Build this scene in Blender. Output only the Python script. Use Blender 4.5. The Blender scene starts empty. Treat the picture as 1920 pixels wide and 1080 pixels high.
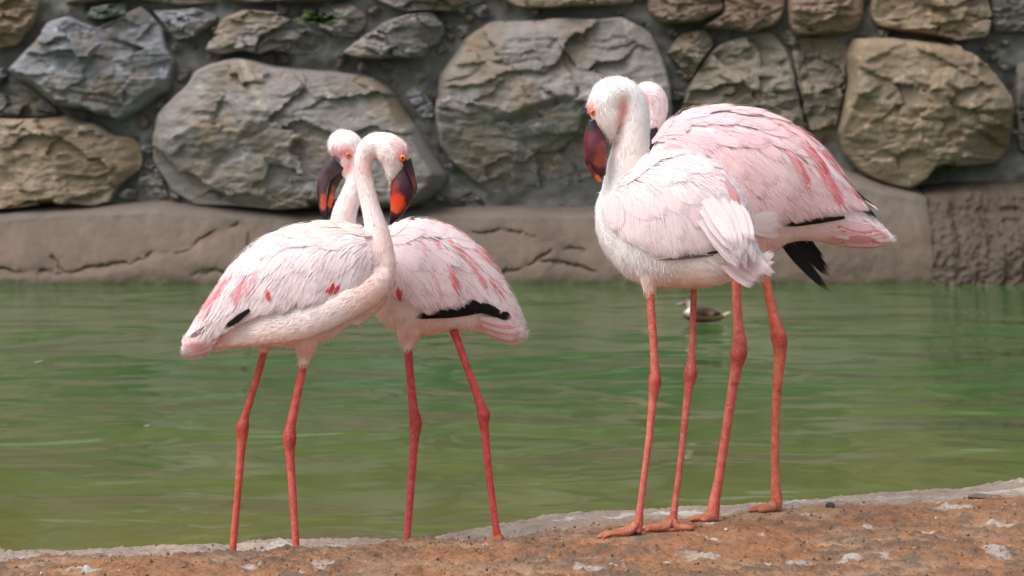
import bpy, math, random
import numpy as np
from mathutils import Vector

random.seed(7)
RNG = np.random.default_rng(11)
SC = bpy.context.scene
COL = SC.collection

# ------------------------------------------------------------------ camera
F, HY, HC = 4140.0, 223.0, 1.47          # focal length in photo pixels, horizon row, eye height above water
cam_data = bpy.data.cameras.new('camera')
cam = bpy.data.objects.new('camera', cam_data); COL.objects.link(cam)
cam.location = (0, 0, HC); cam.rotation_euler = (math.radians(90), 0, 0)
cam_data.sensor_width = 36.0; cam_data.lens = 36.0 * F / 1920.0
cam_data.shift_y = -(540.0 - HY) / 1920.0
cam_data.clip_start = 0.1; cam_data.clip_end = 600
cam_data.dof.use_dof = True; cam_data.dof.focus_distance = 4.5; cam_data.dof.aperture_fstop = 9.0
SC.camera = cam

# ------------------------------------------------------------------ overcast sky and veiled sun
SUN_DIR = Vector((-0.50, -0.42, 1.0)).normalized()
el = math.asin(SUN_DIR.z); az = math.atan2(SUN_DIR.x, SUN_DIR.y)
world = bpy.data.worlds.new('World'); SC.world = world; world.use_nodes = True
nt = world.node_tree; nt.nodes.clear()
wo = nt.nodes.new('ShaderNodeOutputWorld'); bg = nt.nodes.new('ShaderNodeBackground')
sky = nt.nodes.new('ShaderNodeTexSky'); sky.sky_type = 'NISHITA'; sky.sun_disc = False
sky.sun_elevation = el; sky.sun_rotation = az; sky.dust_density = 6.0; sky.air_density = 1.0; sky.ozone_density = 1.0
hs = nt.nodes.new('ShaderNodeHueSaturation'); hs.inputs['Saturation'].default_value = 0.42
nt.links.new(sky.outputs[0], hs.inputs['Color']); nt.links.new(hs.outputs[0], bg.inputs[0]); nt.links.new(bg.outputs[0], wo.inputs[0])
bg.inputs[1].default_value = 0.15
sd = bpy.data.lights.new('sun', 'SUN'); sd.energy = 1.2; sd.angle = math.radians(50); sd.color = (1.0, 0.985, 0.97)
sun = bpy.data.objects.new('sun', sd); COL.objects.link(sun)
sun.rotation_euler = (-SUN_DIR).to_track_quat('-Z', 'Y').to_euler(); sun.location = (-8, -6, 14)
SC.view_settings.view_transform = 'Standard'; SC.view_settings.look = 'None'
SC.view_settings.gamma = 1; SC.view_settings.use_curve_mapping = False
SC.view_settings.exposure = 0.43
SC.render.engine = 'CYCLES'; SC.cycles.transparent_max_bounces = 24

# ------------------------------------------------------------------ helpers
def lin(r, g, b):
    f = lambda c: (c / 12.92 if c <= 0.04045 else ((c + 0.055) / 1.055) ** 2.4)
    return np.array([f(r / 255.), f(g / 255.), f(b / 255.)])

def P(px, py, d):
    """a photo pixel at depth d (metres from the lens plane) as a world point"""
    return np.array([(px - 960.0) / F * d, d, HC - (py - HY) / F * d])

_perm = np.random.default_rng(3).permutation(256); _perm = np.concatenate([_perm, _perm, _perm])
_grad = np.random.default_rng(4).normal(size=(256, 3)); _grad /= np.linalg.norm(_grad, axis=1)[:, None]
def perlin(p):
    p = np.asarray(p, float); i = np.floor(p).astype(int); f = p - i; i &= 255
    u = f * f * f * (f * (f * 6 - 15) + 10); out = 0
    for dx in (0, 1):
        for dy in (0, 1):
            for dz in (0, 1):
                h = _perm[_perm[_perm[(i[..., 0] + dx) & 255] + ((i[..., 1] + dy) & 255)] + ((i[..., 2] + dz) & 255)]
                g = _grad[h]
                n = g[..., 0] * (f[..., 0] - dx) + g[..., 1] * (f[..., 1] - dy) + g[..., 2] * (f[..., 2] - dz)
                w = (u[..., 0] if dx else 1 - u[..., 0]) * (u[..., 1] if dy else 1 - u[..., 1]) * (u[..., 2] if dz else 1 - u[..., 2])
                out = out + n * w
    return out * 1.5
def fbm(p, o=4, ridged=False):
    p = np.asarray(p, float); a = 1.0; s = 0; t = 0
    for k in range(o):
        n = perlin(p + k * 17.3)
        if ridged: n = 1 - 2 * np.abs(n)
        s = s + a * n; t += a; a *= 0.5; p = p * 2.03
    return s / t
def sstep(a, b, x):
    t = np.clip((x - a) / (b - a), 0, 1); return t * t * (3 - 2 * t)

def spots(px, py, base, lst, crisp=False):
    """plumage / bill / stone colouring: colour patches given by place; flamingo bellies include painted bounce light"""
    c = np.tile(np.asarray(base, float), (len(px), 1))
    for (x, y, sx, sy, col, w) in lst:
        k = np.exp(-(((px - x) / sx) ** 2 + ((py - y) / sy) ** 2))
        k = w * (sstep(0.28, 0.52, k) if crisp else k)
        c = c * (1 - k[:, None]) + np.asarray(col)[None] * k[:, None]
    return c

def mesh_obj(name, V, Fc, mat, parent=None, base=(0, 0, 0), colors=None, smooth=True, uv=None, normals=None):
    me = bpy.data.meshes.new(name)
    V = np.asarray(V, float) - np.asarray(base, float)
    me.from_pydata([tuple(v) for v in V], [], Fc if isinstance(Fc, list) else [tuple(int(q) for q in f) for f in Fc])
    if colors is not None:
        a = me.attributes.new('Col', 'FLOAT_COLOR', 'POINT')
        c4 = np.ones((len(V), 4), np.float32); c4[:, :3] = colors
        a.data.foreach_set('color', c4.ravel())
    if uv is not None:
        l = me.uv_layers.new(name='UVMap')
        li = np.empty(len(me.loops), int); me.loops.foreach_get('vertex_index', li)
        l.data.foreach_set('uv', np.asarray(uv, np.float32)[li].ravel())
    if smooth: me.polygons.foreach_set('use_smooth', [True] * len(me.polygons))
    me.materials.append(mat); me.update()
    if normals is not None: me.normals_split_custom_set_from_vertices([tuple(q) for q in np.asarray(normals, float)])
    o = bpy.data.objects.new(name, me); COL.objects.link(o)
    if parent is not None: o.parent = parent
    else: o.location = tuple(base)
    return o

def empty(name, loc, label, cat, group=None):
    o = bpy.data.objects.new(name, None); COL.objects.link(o); o.location = tuple(loc); o.empty_display_size = 0.1
    tag(o, label, cat, group); return o
def tag(o, label, cat, group=None):
    o['label'] = label; o['category'] = cat
    if group: o['group'] = group

def catmull(S, n):
    """resample station rows with a Catmull-Rom spline, n steps per span"""
    S = np.asarray(S, float); Q = np.vstack([2 * S[0] - S[1], S, 2 * S[-1] - S[-2]]); out = []
    for i in range(1, len(Q) - 2):
        p0, p1, p2, p3 = Q[i - 1], Q[i], Q[i + 1], Q[i + 2]
        for k in range(n):
            t = k / n
            out.append(0.5 * ((2 * p1) + (-p0 + p2) * t + (2 * p0 - 5 * p1 + 4 * p2 - p3) * t * t + (-p0 + 3 * p1 - 3 * p2 + p3) * t ** 3))
    out.append(S[-1]); return np.array(out)

def grid_faces(r, c, wrap=False, off=0):
    Fs = []
    for i in range(r - 1):
        for j in range(c if wrap else c - 1):
            j2 = (j + 1) % c
            Fs.append((off + i * c + j, off + i * c + j2, off + (i + 1) * c + j2, off + (i + 1) * c + j))
    return Fs

def loft(rings):
    """closed tube out of rings (m x 3 each), capped"""
    m = len(rings[0]); V = np.vstack(rings); Fs = grid_faces(len(rings), m, True)
    a = len(V); V = np.vstack([V, rings[0].mean(0), rings[-1].mean(0)])
    for j in range(m):
        Fs.append((a, (j + 1) % m, j)); o = (len(rings) - 1) * m
        Fs.append((a + 1, o + j, o + (j + 1) % m))
    return V, Fs

def tube3(pts, rad, kd=None, m=16, n=4):
    """tube through world points; the ring lies square to the path (n1 in the picture-parallel plane, Y in depth)"""
    S = catmull(np.column_stack([pts, rad, kd if kd is not None else np.ones(len(rad))]), n)
    c = S[:, :3]; r = np.maximum(S[:, 3], 1e-4); k = S[:, 4]
    T = np.gradient(c, axis=0); T /= np.linalg.norm(T, axis=1)[:, None] + 1e-12
    th = np.linspace(0, 2 * np.pi, m, endpoint=False); rings = []
    for i in range(len(c)):
        n1 = np.cross(T[i], (0, 1, 0)); l = np.linalg.norm(n1)
        n1 = n1 / l if l > 0.05 else np.array([1, 0, 0]); n2 = np.cross(n1, T[i])
        rings.append(c[i] + r[i] * (np.cos(th)[:, None] * n1 + np.sin(th)[:, None] * n2 * k[i]))
    return loft(rings), c, T

def tube_px(st, D, m=16, n=4):
    """stations (px, py, radius px[, depth offset m[, depth factor]])"""
    st = [tuple(s) + (0.0, 1.0)[len(s) - 3:] if len(s) < 5 else tuple(s) for s in st]
    pts = [P(s[0], s[1], D + s[3]) for s in st]; rad = [s[2] * D / F for s in st]; kd = [s[4] for s in st]
    return tube3(np.array(pts), np.array(rad), np.array(kd), m, n)

def merge(parts):
    V = []; Fs = []; o = 0
    for v, f in parts:
        V.append(v); Fs += [tuple(q + o for q in t) for t in f]; o += len(v)
    return np.vstack(V), Fs

def blob(c, r, m=16, k=12):
    rings = []
    for i in range(k + 1):
        a = -math.pi / 2 + math.pi * (0.02 + 0.96 * i / k); th = np.linspace(0, 2 * np.pi, m, endpoint=False)
        rings.append(np.array(c) + np.column_stack([r[0] * math.cos(a) * np.cos(th), r[1] * math.cos(a) * np.sin(th), np.full(m, r[2] * math.sin(a))]))
    return loft(rings)

def remeshed(V, Fs, voxel, it=6):
    me = bpy.data.meshes.new('tmp'); me.from_pydata([tuple(v) for v in V], [], Fs); me.update()
    o = bpy.data.objects.new('tmp', me); COL.objects.link(o)
    md = o.modifiers.new('r', 'REMESH'); md.mode = 'VOXEL'; md.voxel_size = voxel
    ms = o.modifiers.new('s', 'SMOOTH'); ms.factor = 0.5; ms.iterations = it
    ev = o.evaluated_get(bpy.context.evaluated_depsgraph_get()); m2 = ev.to_mesh()
    W = np.empty(len(m2.vertices) * 3); m2.vertices.foreach_get('co', W); W = W.reshape(-1, 3)
    N = np.empty(len(m2.vertices) * 3); m2.vertices.foreach_get('normal', N); N = N.reshape(-1, 3)
    Q = [tuple(p.vertices) for p in m2.polygons]
    ev.to_mesh_clear(); bpy.data.objects.remove(o); bpy.data.meshes.remove(me)
    return W, N, Q

# ------------------------------------------------------------------ materials
class NT:
    def __init__(s, name):
        s.m = bpy.data.materials.new(name); s.m.use_nodes = True; s.t = s.m.node_tree; s.t.nodes.clear()
        s.out = s.t.nodes.new('ShaderNodeOutputMaterial'); s.b = s.t.nodes.new('ShaderNodeBsdfPrincipled')
        s.t.links.new(s.b.outputs[0], s.out.inputs[0])
    def n(s, typ, **kw):
        x = s.t.nodes.new('ShaderNode' + typ)
        for k, v in kw.items():
            if k[0] == '_': setattr(x, k[1:], v)
            else:
                i = x.inputs[int(k[1:])] if k[0] == 'i' and k[1:].isdigit() else x.inputs[k]
                if hasattr(v, 'is_output'): s.t.links.new(v, i)
                else: i.default_value = v
        return x
    def set(s, **kw):
        for k, v in kw.items():
            i = s.b.inputs[k.replace('_', ' ')]
            if hasattr(v, 'is_output'): s.t.links.new(v, i)
            else: i.default_value = v
    def coords(s, sc=(1, 1, 1), which='Object'):
        return s.n('Mapping', Vector=s.n('TexCoord').outputs[which], Scale=sc).outputs[0]
    def noise(s, vec, scale, detail=5, rough=0.6, dist=0.0):
        return s.n('TexNoise', Vector=vec, Scale=scale, Detail=detail, Roughness=rough, Distortion=dist).outputs[0]
    def ramp(s, fac, a, b, ca=(0, 0, 0, 1), cb=(1, 1, 1, 1)):
        r = s.n('ValToRGB', Fac=fac); e = r.color_ramp.elements
        e[0].position = a; e[1].position = b; e[0].color = ca; e[1].color = cb
        return r.outputs[0]
    def mix(s, fac, a, b, mode='MIX'):
        x = s.n('Mix', _data_type='RGBA', _blend_type=mode)
        for idx, v in ((0, fac), (6, a), (7, b)):
            if hasattr(v, 'is_output'): s.t.links.new(v, x.inputs[idx])
            else: x.inputs[idx].default_value = v if not isinstance(v, (tuple, list, np.ndarray)) or len(v) == 4 else (*v, 1)
        return x.outputs[2]
    def math(s, op, a, b=0.5):
        return s.n('Math', _operation=op, i0=a, i1=b).outputs[0]
    def translucent(s, col, fac):
        t = s.n('BsdfTranslucent', Color=col); x = s.n('MixShader', Fac=fac)
        s.t.links.new(s.b.outputs[0], x.inputs[1]); s.t.links.new(t.outputs[0], x.inputs[2]); return x.outputs[0]
    def bump(s, h, strength, dist, prev=None):
        x = s.n('Bump', Height=h, Strength=strength, Distance=dist)
        if prev is not None: s.t.links.new(prev, x.inputs['Normal'])
        return x.outputs[0]

def mat_stone():
    k = NT('stone'); oc = k.n('ObjectInfo'); v = k.coords()
    vr = k.n('VectorMath', _operation='ADD', i0=v, i1=oc.outputs['Location']).outputs[0]
    vs = k.n('Mapping', Vector=vr, Scale=(1.0, 1.0, 3.6), Rotation=(0, 0.12, 0)).outputs[0]
    big = k.noise(vr, 2.2, 4, 0.6, 0.6); lay = k.noise(vs, 3.5, 8, 0.68, 0.7); fine = k.noise(vr, 26, 6, 0.7); sp = k.noise(vr, 9, 5, 0.75, 0.4)
    attr = k.n('Attribute', _attribute_name='Col').outputs['Color']
    c = k.mix(k.ramp(lay, 0.3, 0.75), k.mix(1.0, attr, (0.80, 0.80, 0.83), 'MULTIPLY'), k.mix(1.0, attr, (1.18, 1.16, 1.12), 'MULTIPLY'))
    c = k.mix(k.ramp(big, 0.48, 0.72), c, k.mix(1.0, c, (1.08, 0.98, 0.88), 'MULTIPLY'))
    c = k.mix(k.math('MULTIPLY', k.ramp(sp, 0.62, 0.74), 0.55), c, lin(176, 172, 160))
    c = k.mix(k.math('MULTIPLY', k.ramp(sp, 0.38, 0.28), 0.5), c, lin(74, 72, 60))
    c = k.mix(k.math('MULTIPLY', k.ramp(fine, 0.35, 0.8), 0.35), c, k.mix(1.0, c, (0.6, 0.6, 0.58), 'MULTIPLY'))
    b = k.bump(lay, 0.55, 0.035); b = k.bump(fine, 0.5, 0.010, b)
    k.set(Base_Color=c, Roughness=0.82, Normal=b); k.b.inputs['Specular IOR Level'].default_value = 0.3
    return k.m
def mat_mortar():
    k = NT('mortar'); v = k.coords(); a = k.noise(v, 2.0, 6, 0.65); f = k.noise(v, 22, 6, 0.7)
    c = k.mix(k.ramp(a, 0.3, 0.7), lin(76, 76, 72), lin(122, 122, 118))
    c = k.mix(k.ramp(k.noise(v, 3.1, 5, 0.7), 0.58, 0.72), c, lin(84, 84, 70))
    c = k.mix(k.math('MULTIPLY', k.ramp(f, 0.3, 0.7), 0.35), c, lin(70, 66, 60))
    k.set(Base_Color=c, Roughness=0.9, Normal=k.bump(f, 0.6, 0.015, k.bump(a, 0.5, 0.06)))
    return k.m
def mat_ledge(name, tint, streak=False):
    k = NT(name); v = k.coords(); a = k.noise(v, 1.4, 6, 0.65, 0.5)
    f = k.noise(k.coords((1, 1, 0.25)) if streak else v, 14 if streak else 18, 7, 0.72)
    attr = k.n('Attribute', _attribute_name='Col').outputs['Color']
    c = k.mix(k.ramp(a, 0.3, 0.7), k.mix(1.0, attr, (0.8, 0.78, 0.76), 'MULTIPLY'), k.mix(1.0, attr, (1.18, 1.16, 1.13), 'MULTIPLY'))
    c = k.mix(k.math('MULTIPLY', k.ramp(f, 0.40, 0.66), 0.5 if streak else 0.22), c, k.mix(1.0, c, (0.45, 0.42, 0.4), 'MULTIPLY'))
    k.set(Base_Color=c, Roughness=0.85, Normal=k.bump(f, 0.7, 0.02 if streak else 0.01))
    return k.m
def mat_water():
    k = NT('pond_water'); g = k.n('TexCoord').outputs['Object']
    def m(sx, sy): return k.n('Mapping', Vector=g, Scale=(sx, sy, 1)).outputs[0]
    big = k.noise(m(0.35, 0.3), 1.0, 3, 0.5)
    dist = k.n('SeparateXYZ', Vector=g).outputs[1]
    near = k.ramp(k.math('DIVIDE', dist, 20.0), 0.36, 0.62)      # shallow silt by the rock, deeper algae green farther out
    c = k.mix(near, lin(98, 98, 52), lin(62, 92, 48))
    c = k.mix(k.ramp(big, 0.35, 0.7), c, k.mix(1.0, c, (0.84, 0.92, 0.8), 'MULTIPLY'))
    w1 = k.noise(m(1.0, 1.2), 0.75, 1, 0.4, 0.8); w2 = k.noise(m(1.0, 1.4), 1.9, 2, 0.4, 0.7); w3 = k.noise(m(1.0, 1.6), 7.0, 1, 0.4)
    patch = k.ramp(k.noise(m(0.5, 0.35), 1.0, 2, 0.5), 0.38, 0.62, (0.25, 0.25, 0.25, 1))
    calm = k.ramp(k.math('DIVIDE', dist, 20.0), 0.62, 0.95, (1, 1, 1, 1), (0.3, 0.3, 0.3, 1))
    b = k.bump(k.math('MULTIPLY', w1, calm), 0.26, 0.35); b = k.bump(k.math('MULTIPLY', k.math('MULTIPLY', w2, patch), calm), 0.26, 0.13, b); b = k.bump(k.math('MULTIPLY', w3, patch), 0.03, 0.03, b)
    k.set(Base_Color=c, Roughness=0.09, IOR=1.33, Normal=b)
    return k.m
def mat_rock():
    k = NT('shore_rock'); v = k.coords(); attr = k.n('Attribute', _attribute_name='Col').outputs['Color']
    f = k.noise(v, 55, 8, 0.75); g = k.noise(v, 190, 5, 0.7); a = k.noise(v, 11, 6, 0.7, 0.4)
    c = k.mix(k.ramp(a, 0.35, 0.68), k.mix(1.0, attr, (0.74, 0.72, 0.72), 'MULTIPLY'), k.mix(1.0, attr, (1.2, 1.16, 1.1), 'MULTIPLY'))
    c = k.mix(k.math('MULTIPLY', k.ramp(f, 0.50, 0.66), 0.55), c, k.mix(1.0, c, (0.42, 0.38, 0.36), 'MULTIPLY'))
    c = k.mix(k.math('MULTIPLY', k.ramp(g, 0.58, 0.72), 0.35), c, lin(186, 150, 120))
    k.set(Base_Color=c, Roughness=0.9, Normal=k.bump(g, 0.9, 0.005, k.bump(f, 1.0, 0.014)))
    k.b.inputs['Specular IOR Level'].default_value = 0.25
    return k.m
def mat_plume():
    k = NT('plumage'); v = k.coords(); attr = k.n('Attribute', _attribute_name='Col').outputs['Color']
    a = k.noise(v, 26, 4, 0.6); f = k.noise(v, 240, 3, 0.6)
    c = k.mix(k.ramp(a, 0.35, 0.7), k.mix(1.0, attr, (0.90, 0.86, 0.85), 'MULTIPLY'), attr)
    k.set(Base_Color=c, Roughness=0.75, Normal=k.bump(f, 0.25, 0.002, k.bump(a, 0.25, 0.006)), Subsurface_Weight=0.12, Subsurface_Radius=(0.012, 0.007, 0.005), Subsurface_Scale=0.6)
    k.b.inputs['Specular IOR Level'].default_value = 0.15; k.b.inputs['Sheen Weight'].default_value = 0.15
    return k.m
def mat_feather():
    k = NT('feather_vane'); oc = k.n('ObjectInfo').outputs['Color']; uv = k.n('SeparateXYZ', Vector=k.n('UVMap').outputs[0])
    ax = k.math('ABSOLUTE', k.math('SUBTRACT', uv.outputs[0], 0.5)); sl = k.math('SUBTRACT', uv.outputs[1], k.math('MULTIPLY', ax, 0.55))
    barb = k.noise(k.n('CombineXYZ', i0=k.math('MULTIPLY', sl, 46.0), i1=k.math('MULTIPLY', ax, 3.0), i2=0.0).outputs[0], 1.0, 3, 0.6)
    v = k.coords(); a = k.noise(v, 30, 3, 0.6)
    c = k.mix(k.ramp(barb, 0.38, 0.72), k.mix(1.0, oc, (0.90, 0.87, 0.88), 'MULTIPLY'), oc)
    c = k.mix(k.math('MULTIPLY', k.ramp(a, 0.35, 0.7), 0.35), c, k.mix(1.0, oc, (0.97, 0.86, 0.88), 'MULTIPLY'))
    c = k.mix(k.math('MULTIPLY', k.ramp(ax, 0.02, 0.0), 0.25), c, k.mix(1.0, oc, (0.8, 0.72, 0.7), 'MULTIPLY'))
    fr = k.noise(k.n('CombineXYZ', i0=k.math('MULTIPLY', sl, 60.0), i1=k.math('MULTIPLY', ax, 2.0), i2=k.math('MULTIPLY', k.n('ObjectInfo').outputs['Random'], 50.0)).outputs[0], 1.0, 2, 0.6)
    fr2 = k.noise(k.n('CombineXYZ', i0=k.math('MULTIPLY', uv.outputs[0], 16.0), i1=k.math('MULTIPLY', uv.outputs[1], 2.0), i2=k.math('MULTIPLY', k.n('ObjectInfo').outputs['Random'], 90.0)).outputs[0], 1.0, 2, 0.6)
    em = k.math('MULTIPLY', k.ramp(ax, 0.36, 0.5), k.math('MULTIPLY', fr, 1.5)); tm = k.math('MULTIPLY', k.ramp(uv.outputs[1], 0.80, 1.0), k.math('MULTIPLY', fr2, 1.8))
    al = k.math('SUBTRACT', 1.0, k.math('MINIMUM', k.math('ADD', k.math('MULTIPLY', em, 0.5), tm), 1.0))
    k.set(Base_Color=c, Roughness=0.68, Alpha=al, Normal=k.bump(barb, 0.2, 0.001), Subsurface_Weight=0.1, Subsurface_Radius=(0.01, 0.006, 0.005), Subsurface_Scale=0.5)
    k.b.inputs['Specular IOR Level'].default_value = 0.2
    tr = k.n('BsdfTransparent'); x = k.n('MixShader', Fac=al); k.b.inputs['Alpha'].default_value = 1.0
    for l in list(k.b.inputs['Alpha'].links): k.t.links.remove(l)
    k.t.links.new(tr.outputs[0], x.inputs[1]); k.t.links.new(k.translucent(c, 0.15), x.inputs[2]); k.t.links.new(x.outputs[0], k.out.inputs[0])
    return k.m
def mat_attr(name, rough, bump=0.0, scale=120, spec=0.4, dark=0.75, stretch=(1, 1, 1)):
    k = NT(name); v = k.coords(stretch); attr = k.n('Attribute', _attribute_name='Col').outputs['Color']; a = k.noise(v, scale, 4, 0.65)
    c = k.mix(k.ramp(a, 0.35, 0.7), k.mix(1.0, attr, (dark, dark, dark), 'MULTIPLY'), attr)
    k.set(Base_Color=c, Roughness=rough); k.b.inputs['Specular IOR Level'].default_value = spec
    if bump: k.set(Normal=k.bump(a, bump, 0.003))
    return k.m
def mat_legs():
    k = NT('leg_skin'); v = k.coords(); attr = k.n('Attribute', _attribute_name='Col').outputs['Color']
    vo = k.n('TexVoronoi', Vector=k.coords((1, 1, 0.55)), Scale=300.0).outputs[0]; a = k.noise(v, 60, 4, 0.7)
    c = k.mix(k.ramp(a, 0.35, 0.72), k.mix(1.0, attr, (0.70, 0.55, 0.52), 'MULTIPLY'), k.mix(1.0, attr, (1.1, 1.2, 1.2), 'MULTIPLY'))
    c = k.mix(k.math('MULTIPLY', k.ramp(k.noise(v, 150, 4, 0.7), 0.6, 0.72), 0.5), c, lin(232, 180, 164))
    c = k.mix(k.math('MULTIPLY', k.ramp(k.noise(v, 33, 3, 0.6), 0.63, 0.72), 0.55), c, lin(120, 60, 46))
    k.set(Base_Color=c, Roughness=0.5, Normal=k.bump(vo, 0.5, 0.002, k.bump(a, 0.3, 0.003)))
    k.b.inputs['Specular IOR Level'].default_value = 0.4
    return k.m
M_STONE, M_MORTAR, M_WATER, M_ROCK = mat_stone(), mat_mortar(), mat_water(), mat_rock()
M_LEDGE, M_ROUGH = mat_ledge('ledge_concrete', 0), mat_ledge('rough_concrete', 0, True)
def mat_down():
    k = NT('down_barbs'); attr = k.n('Attribute', _attribute_name='Col').outputs['Color']; k.set(Base_Color=attr, Roughness=0.8)
    k.b.inputs['Specular IOR Level'].default_value = 0.1; k.t.links.new(k.translucent(attr, 0.22), k.out.inputs[0])
    return k.m
M_PLUME, M_FEATHER, M_LEG, M_DOWN = mat_plume(), mat_feather(), mat_legs(), mat_down()
M_BILL = mat_attr('bill_horn', 0.38, 0.15, 90, 0.45, 0.7); M_EYE = mat_attr('eye_gloss', 0.12, 0, 50, 0.6, 0.9)
M_DUCK = mat_attr('duck_plumage', 0.7, 0.3, 40, 0.2, 0.7); M_LEAF = mat_attr('weed_leaf', 0.6, 0.0, 30, 0.3, 0.6)
M_SMALL = mat_attr('loose_stone', 0.85, 0.5, 60, 0.2, 0.6)

# ------------------------------------------------------------------ water and pond bed
def plane(name, x0, x1, y0, y1, z, mat, kind):
    o = mesh_obj(name, [(x0, y0, z), (x1, y0, z), (x1, y1, z), (x0, y1, z)], [(0, 1, 2, 3)], mat, smooth=False)
    o['kind'] = kind; return o
plane('water', -40, 40, 2.0, 21.5, 0.0, M_WATER, 'structure')
g = plane('ground', -300, 300, -250, 350, -1.4, M_MORTAR, 'structure')

# ------------------------------------------------------------------ shore rock the birds stand on
FEET = []     # (X, Y, Z) contact points, filled from the bird tables below
CTRL = [  # (px, depth, py) seen heights of the rock top
 (0, 3.9, 1107), (500, 3.9, 1103), (960, 3.9, 1098), (1400, 3.9, 1090), (1920, 3.9, 1084),
 (0, 4.3, 1058), (130, 4.3, 1046), (250, 4.3, 1050), (420, 4.3, 1036), (500, 4.3, 1036), (570, 4.32, 1033), (660, 4.4, 1027), (765, 4.45, 1012), (850, 4.5, 1018), (933, 4.6, 1021),
 (60, 4.5, 1056), (250, 4.5, 1052), (437, 4.53, 1056), (554, 4.48, 1056), (765, 4.68, 1034), (933, 4.66, 1020),
 (0, 4.75, 1039), (100, 4.75, 1041), (250, 4.75, 1033), (380, 4.78, 1029), (418, 4.78, 1040), (460, 4.82, 1022), (520, 4.85, 1012), (660, 4.85, 1013), (800, 4.88, 1011), (860, 4.95, 995), (960, 5.0, 977), (1060, 5.02, 964), (1200, 5.08, 955), (1440, 5.1, 943), (1600, 5.1, 931), (1730, 5.1, 921), (1790, 5.12, 918), (1920, 5.12, 901),
 (1000, 4.3, 1042), (1150, 4.42, 1009), (1200, 4.45, 1003), (1263, 4.5, 994), (1335, 4.68, 975), (1450, 4.75, 956), (1050, 4.7, 1000), (1400, 4.3, 1030), (1650, 4.3, 1018), (1920, 4.35, 1000), (1600, 4.75, 950), (1760, 4.78, 942), (1920, 4.8, 930)]
cp = np.array([P(a, c, b) for a, b, c in CTRL])
ck = np.linalg.norm(cp[:, None, :2] - cp[None, :, :2], axis=2)
cw = np.linalg.solve(ck + np.eye(len(cp)) * 0.01, cp[:, 2] - 0.62)
def shore_base(X, Y):
    Xc = np.clip(X, -1.25, 1.3); Yc = np.clip(Y, 3.85, 5.15)
    r = np.sqrt((Xc[..., None] - cp[:, 0]) ** 2 + (Yc[..., None] - cp[:, 1]) ** 2)
    z = 0.62 + (r * cw).sum(-1)
    edge = np.interp(X, [-1.3, -0.55, -0.15, 0.15, 1.3], [4.80, 4.84, 4.92, 5.06, 5.16])
    k = np.maximum(Y - edge, 0); z = z - 3.2 * k ** 1.35
    k2 = np.maximum(3.7 - Y, 0); return z - 0.12 * k2 ** 1.5
def shore_noise(X, Y):
    p = np.stack([X, Y, np.zeros_like(X)], -1)
    lump = fbm(p * 21 + 3, 4); fine = fbm(p * 70 + 9, 3); big = fbm(p * 4.2 + 31, 3)
    front = 1 - sstep(4.62, 4.85, Y) * 0.6
    return lump, fine, big, 0.012 * big * front + 0.019 * np.maximum(lump, -0.15) * front + 0.009 * fine * (0.4 + 0.6 * front)
def shore_z(X, Y):
    X = np.asarray(X, float); Y = np.asarray(Y, float); z = shore_base(X, Y); n = shore_noise(X, Y)[3]
    if FEET:
        for (fx, fy, fz) in FEET:
            w = np.exp(-(((X - fx) / 0.055) ** 2 + ((Y - fy) / 0.05) ** 2))
            n = n * (1 - w); z = z * (1 - w) + (fz - 0.003) * w
    return z + n

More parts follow.
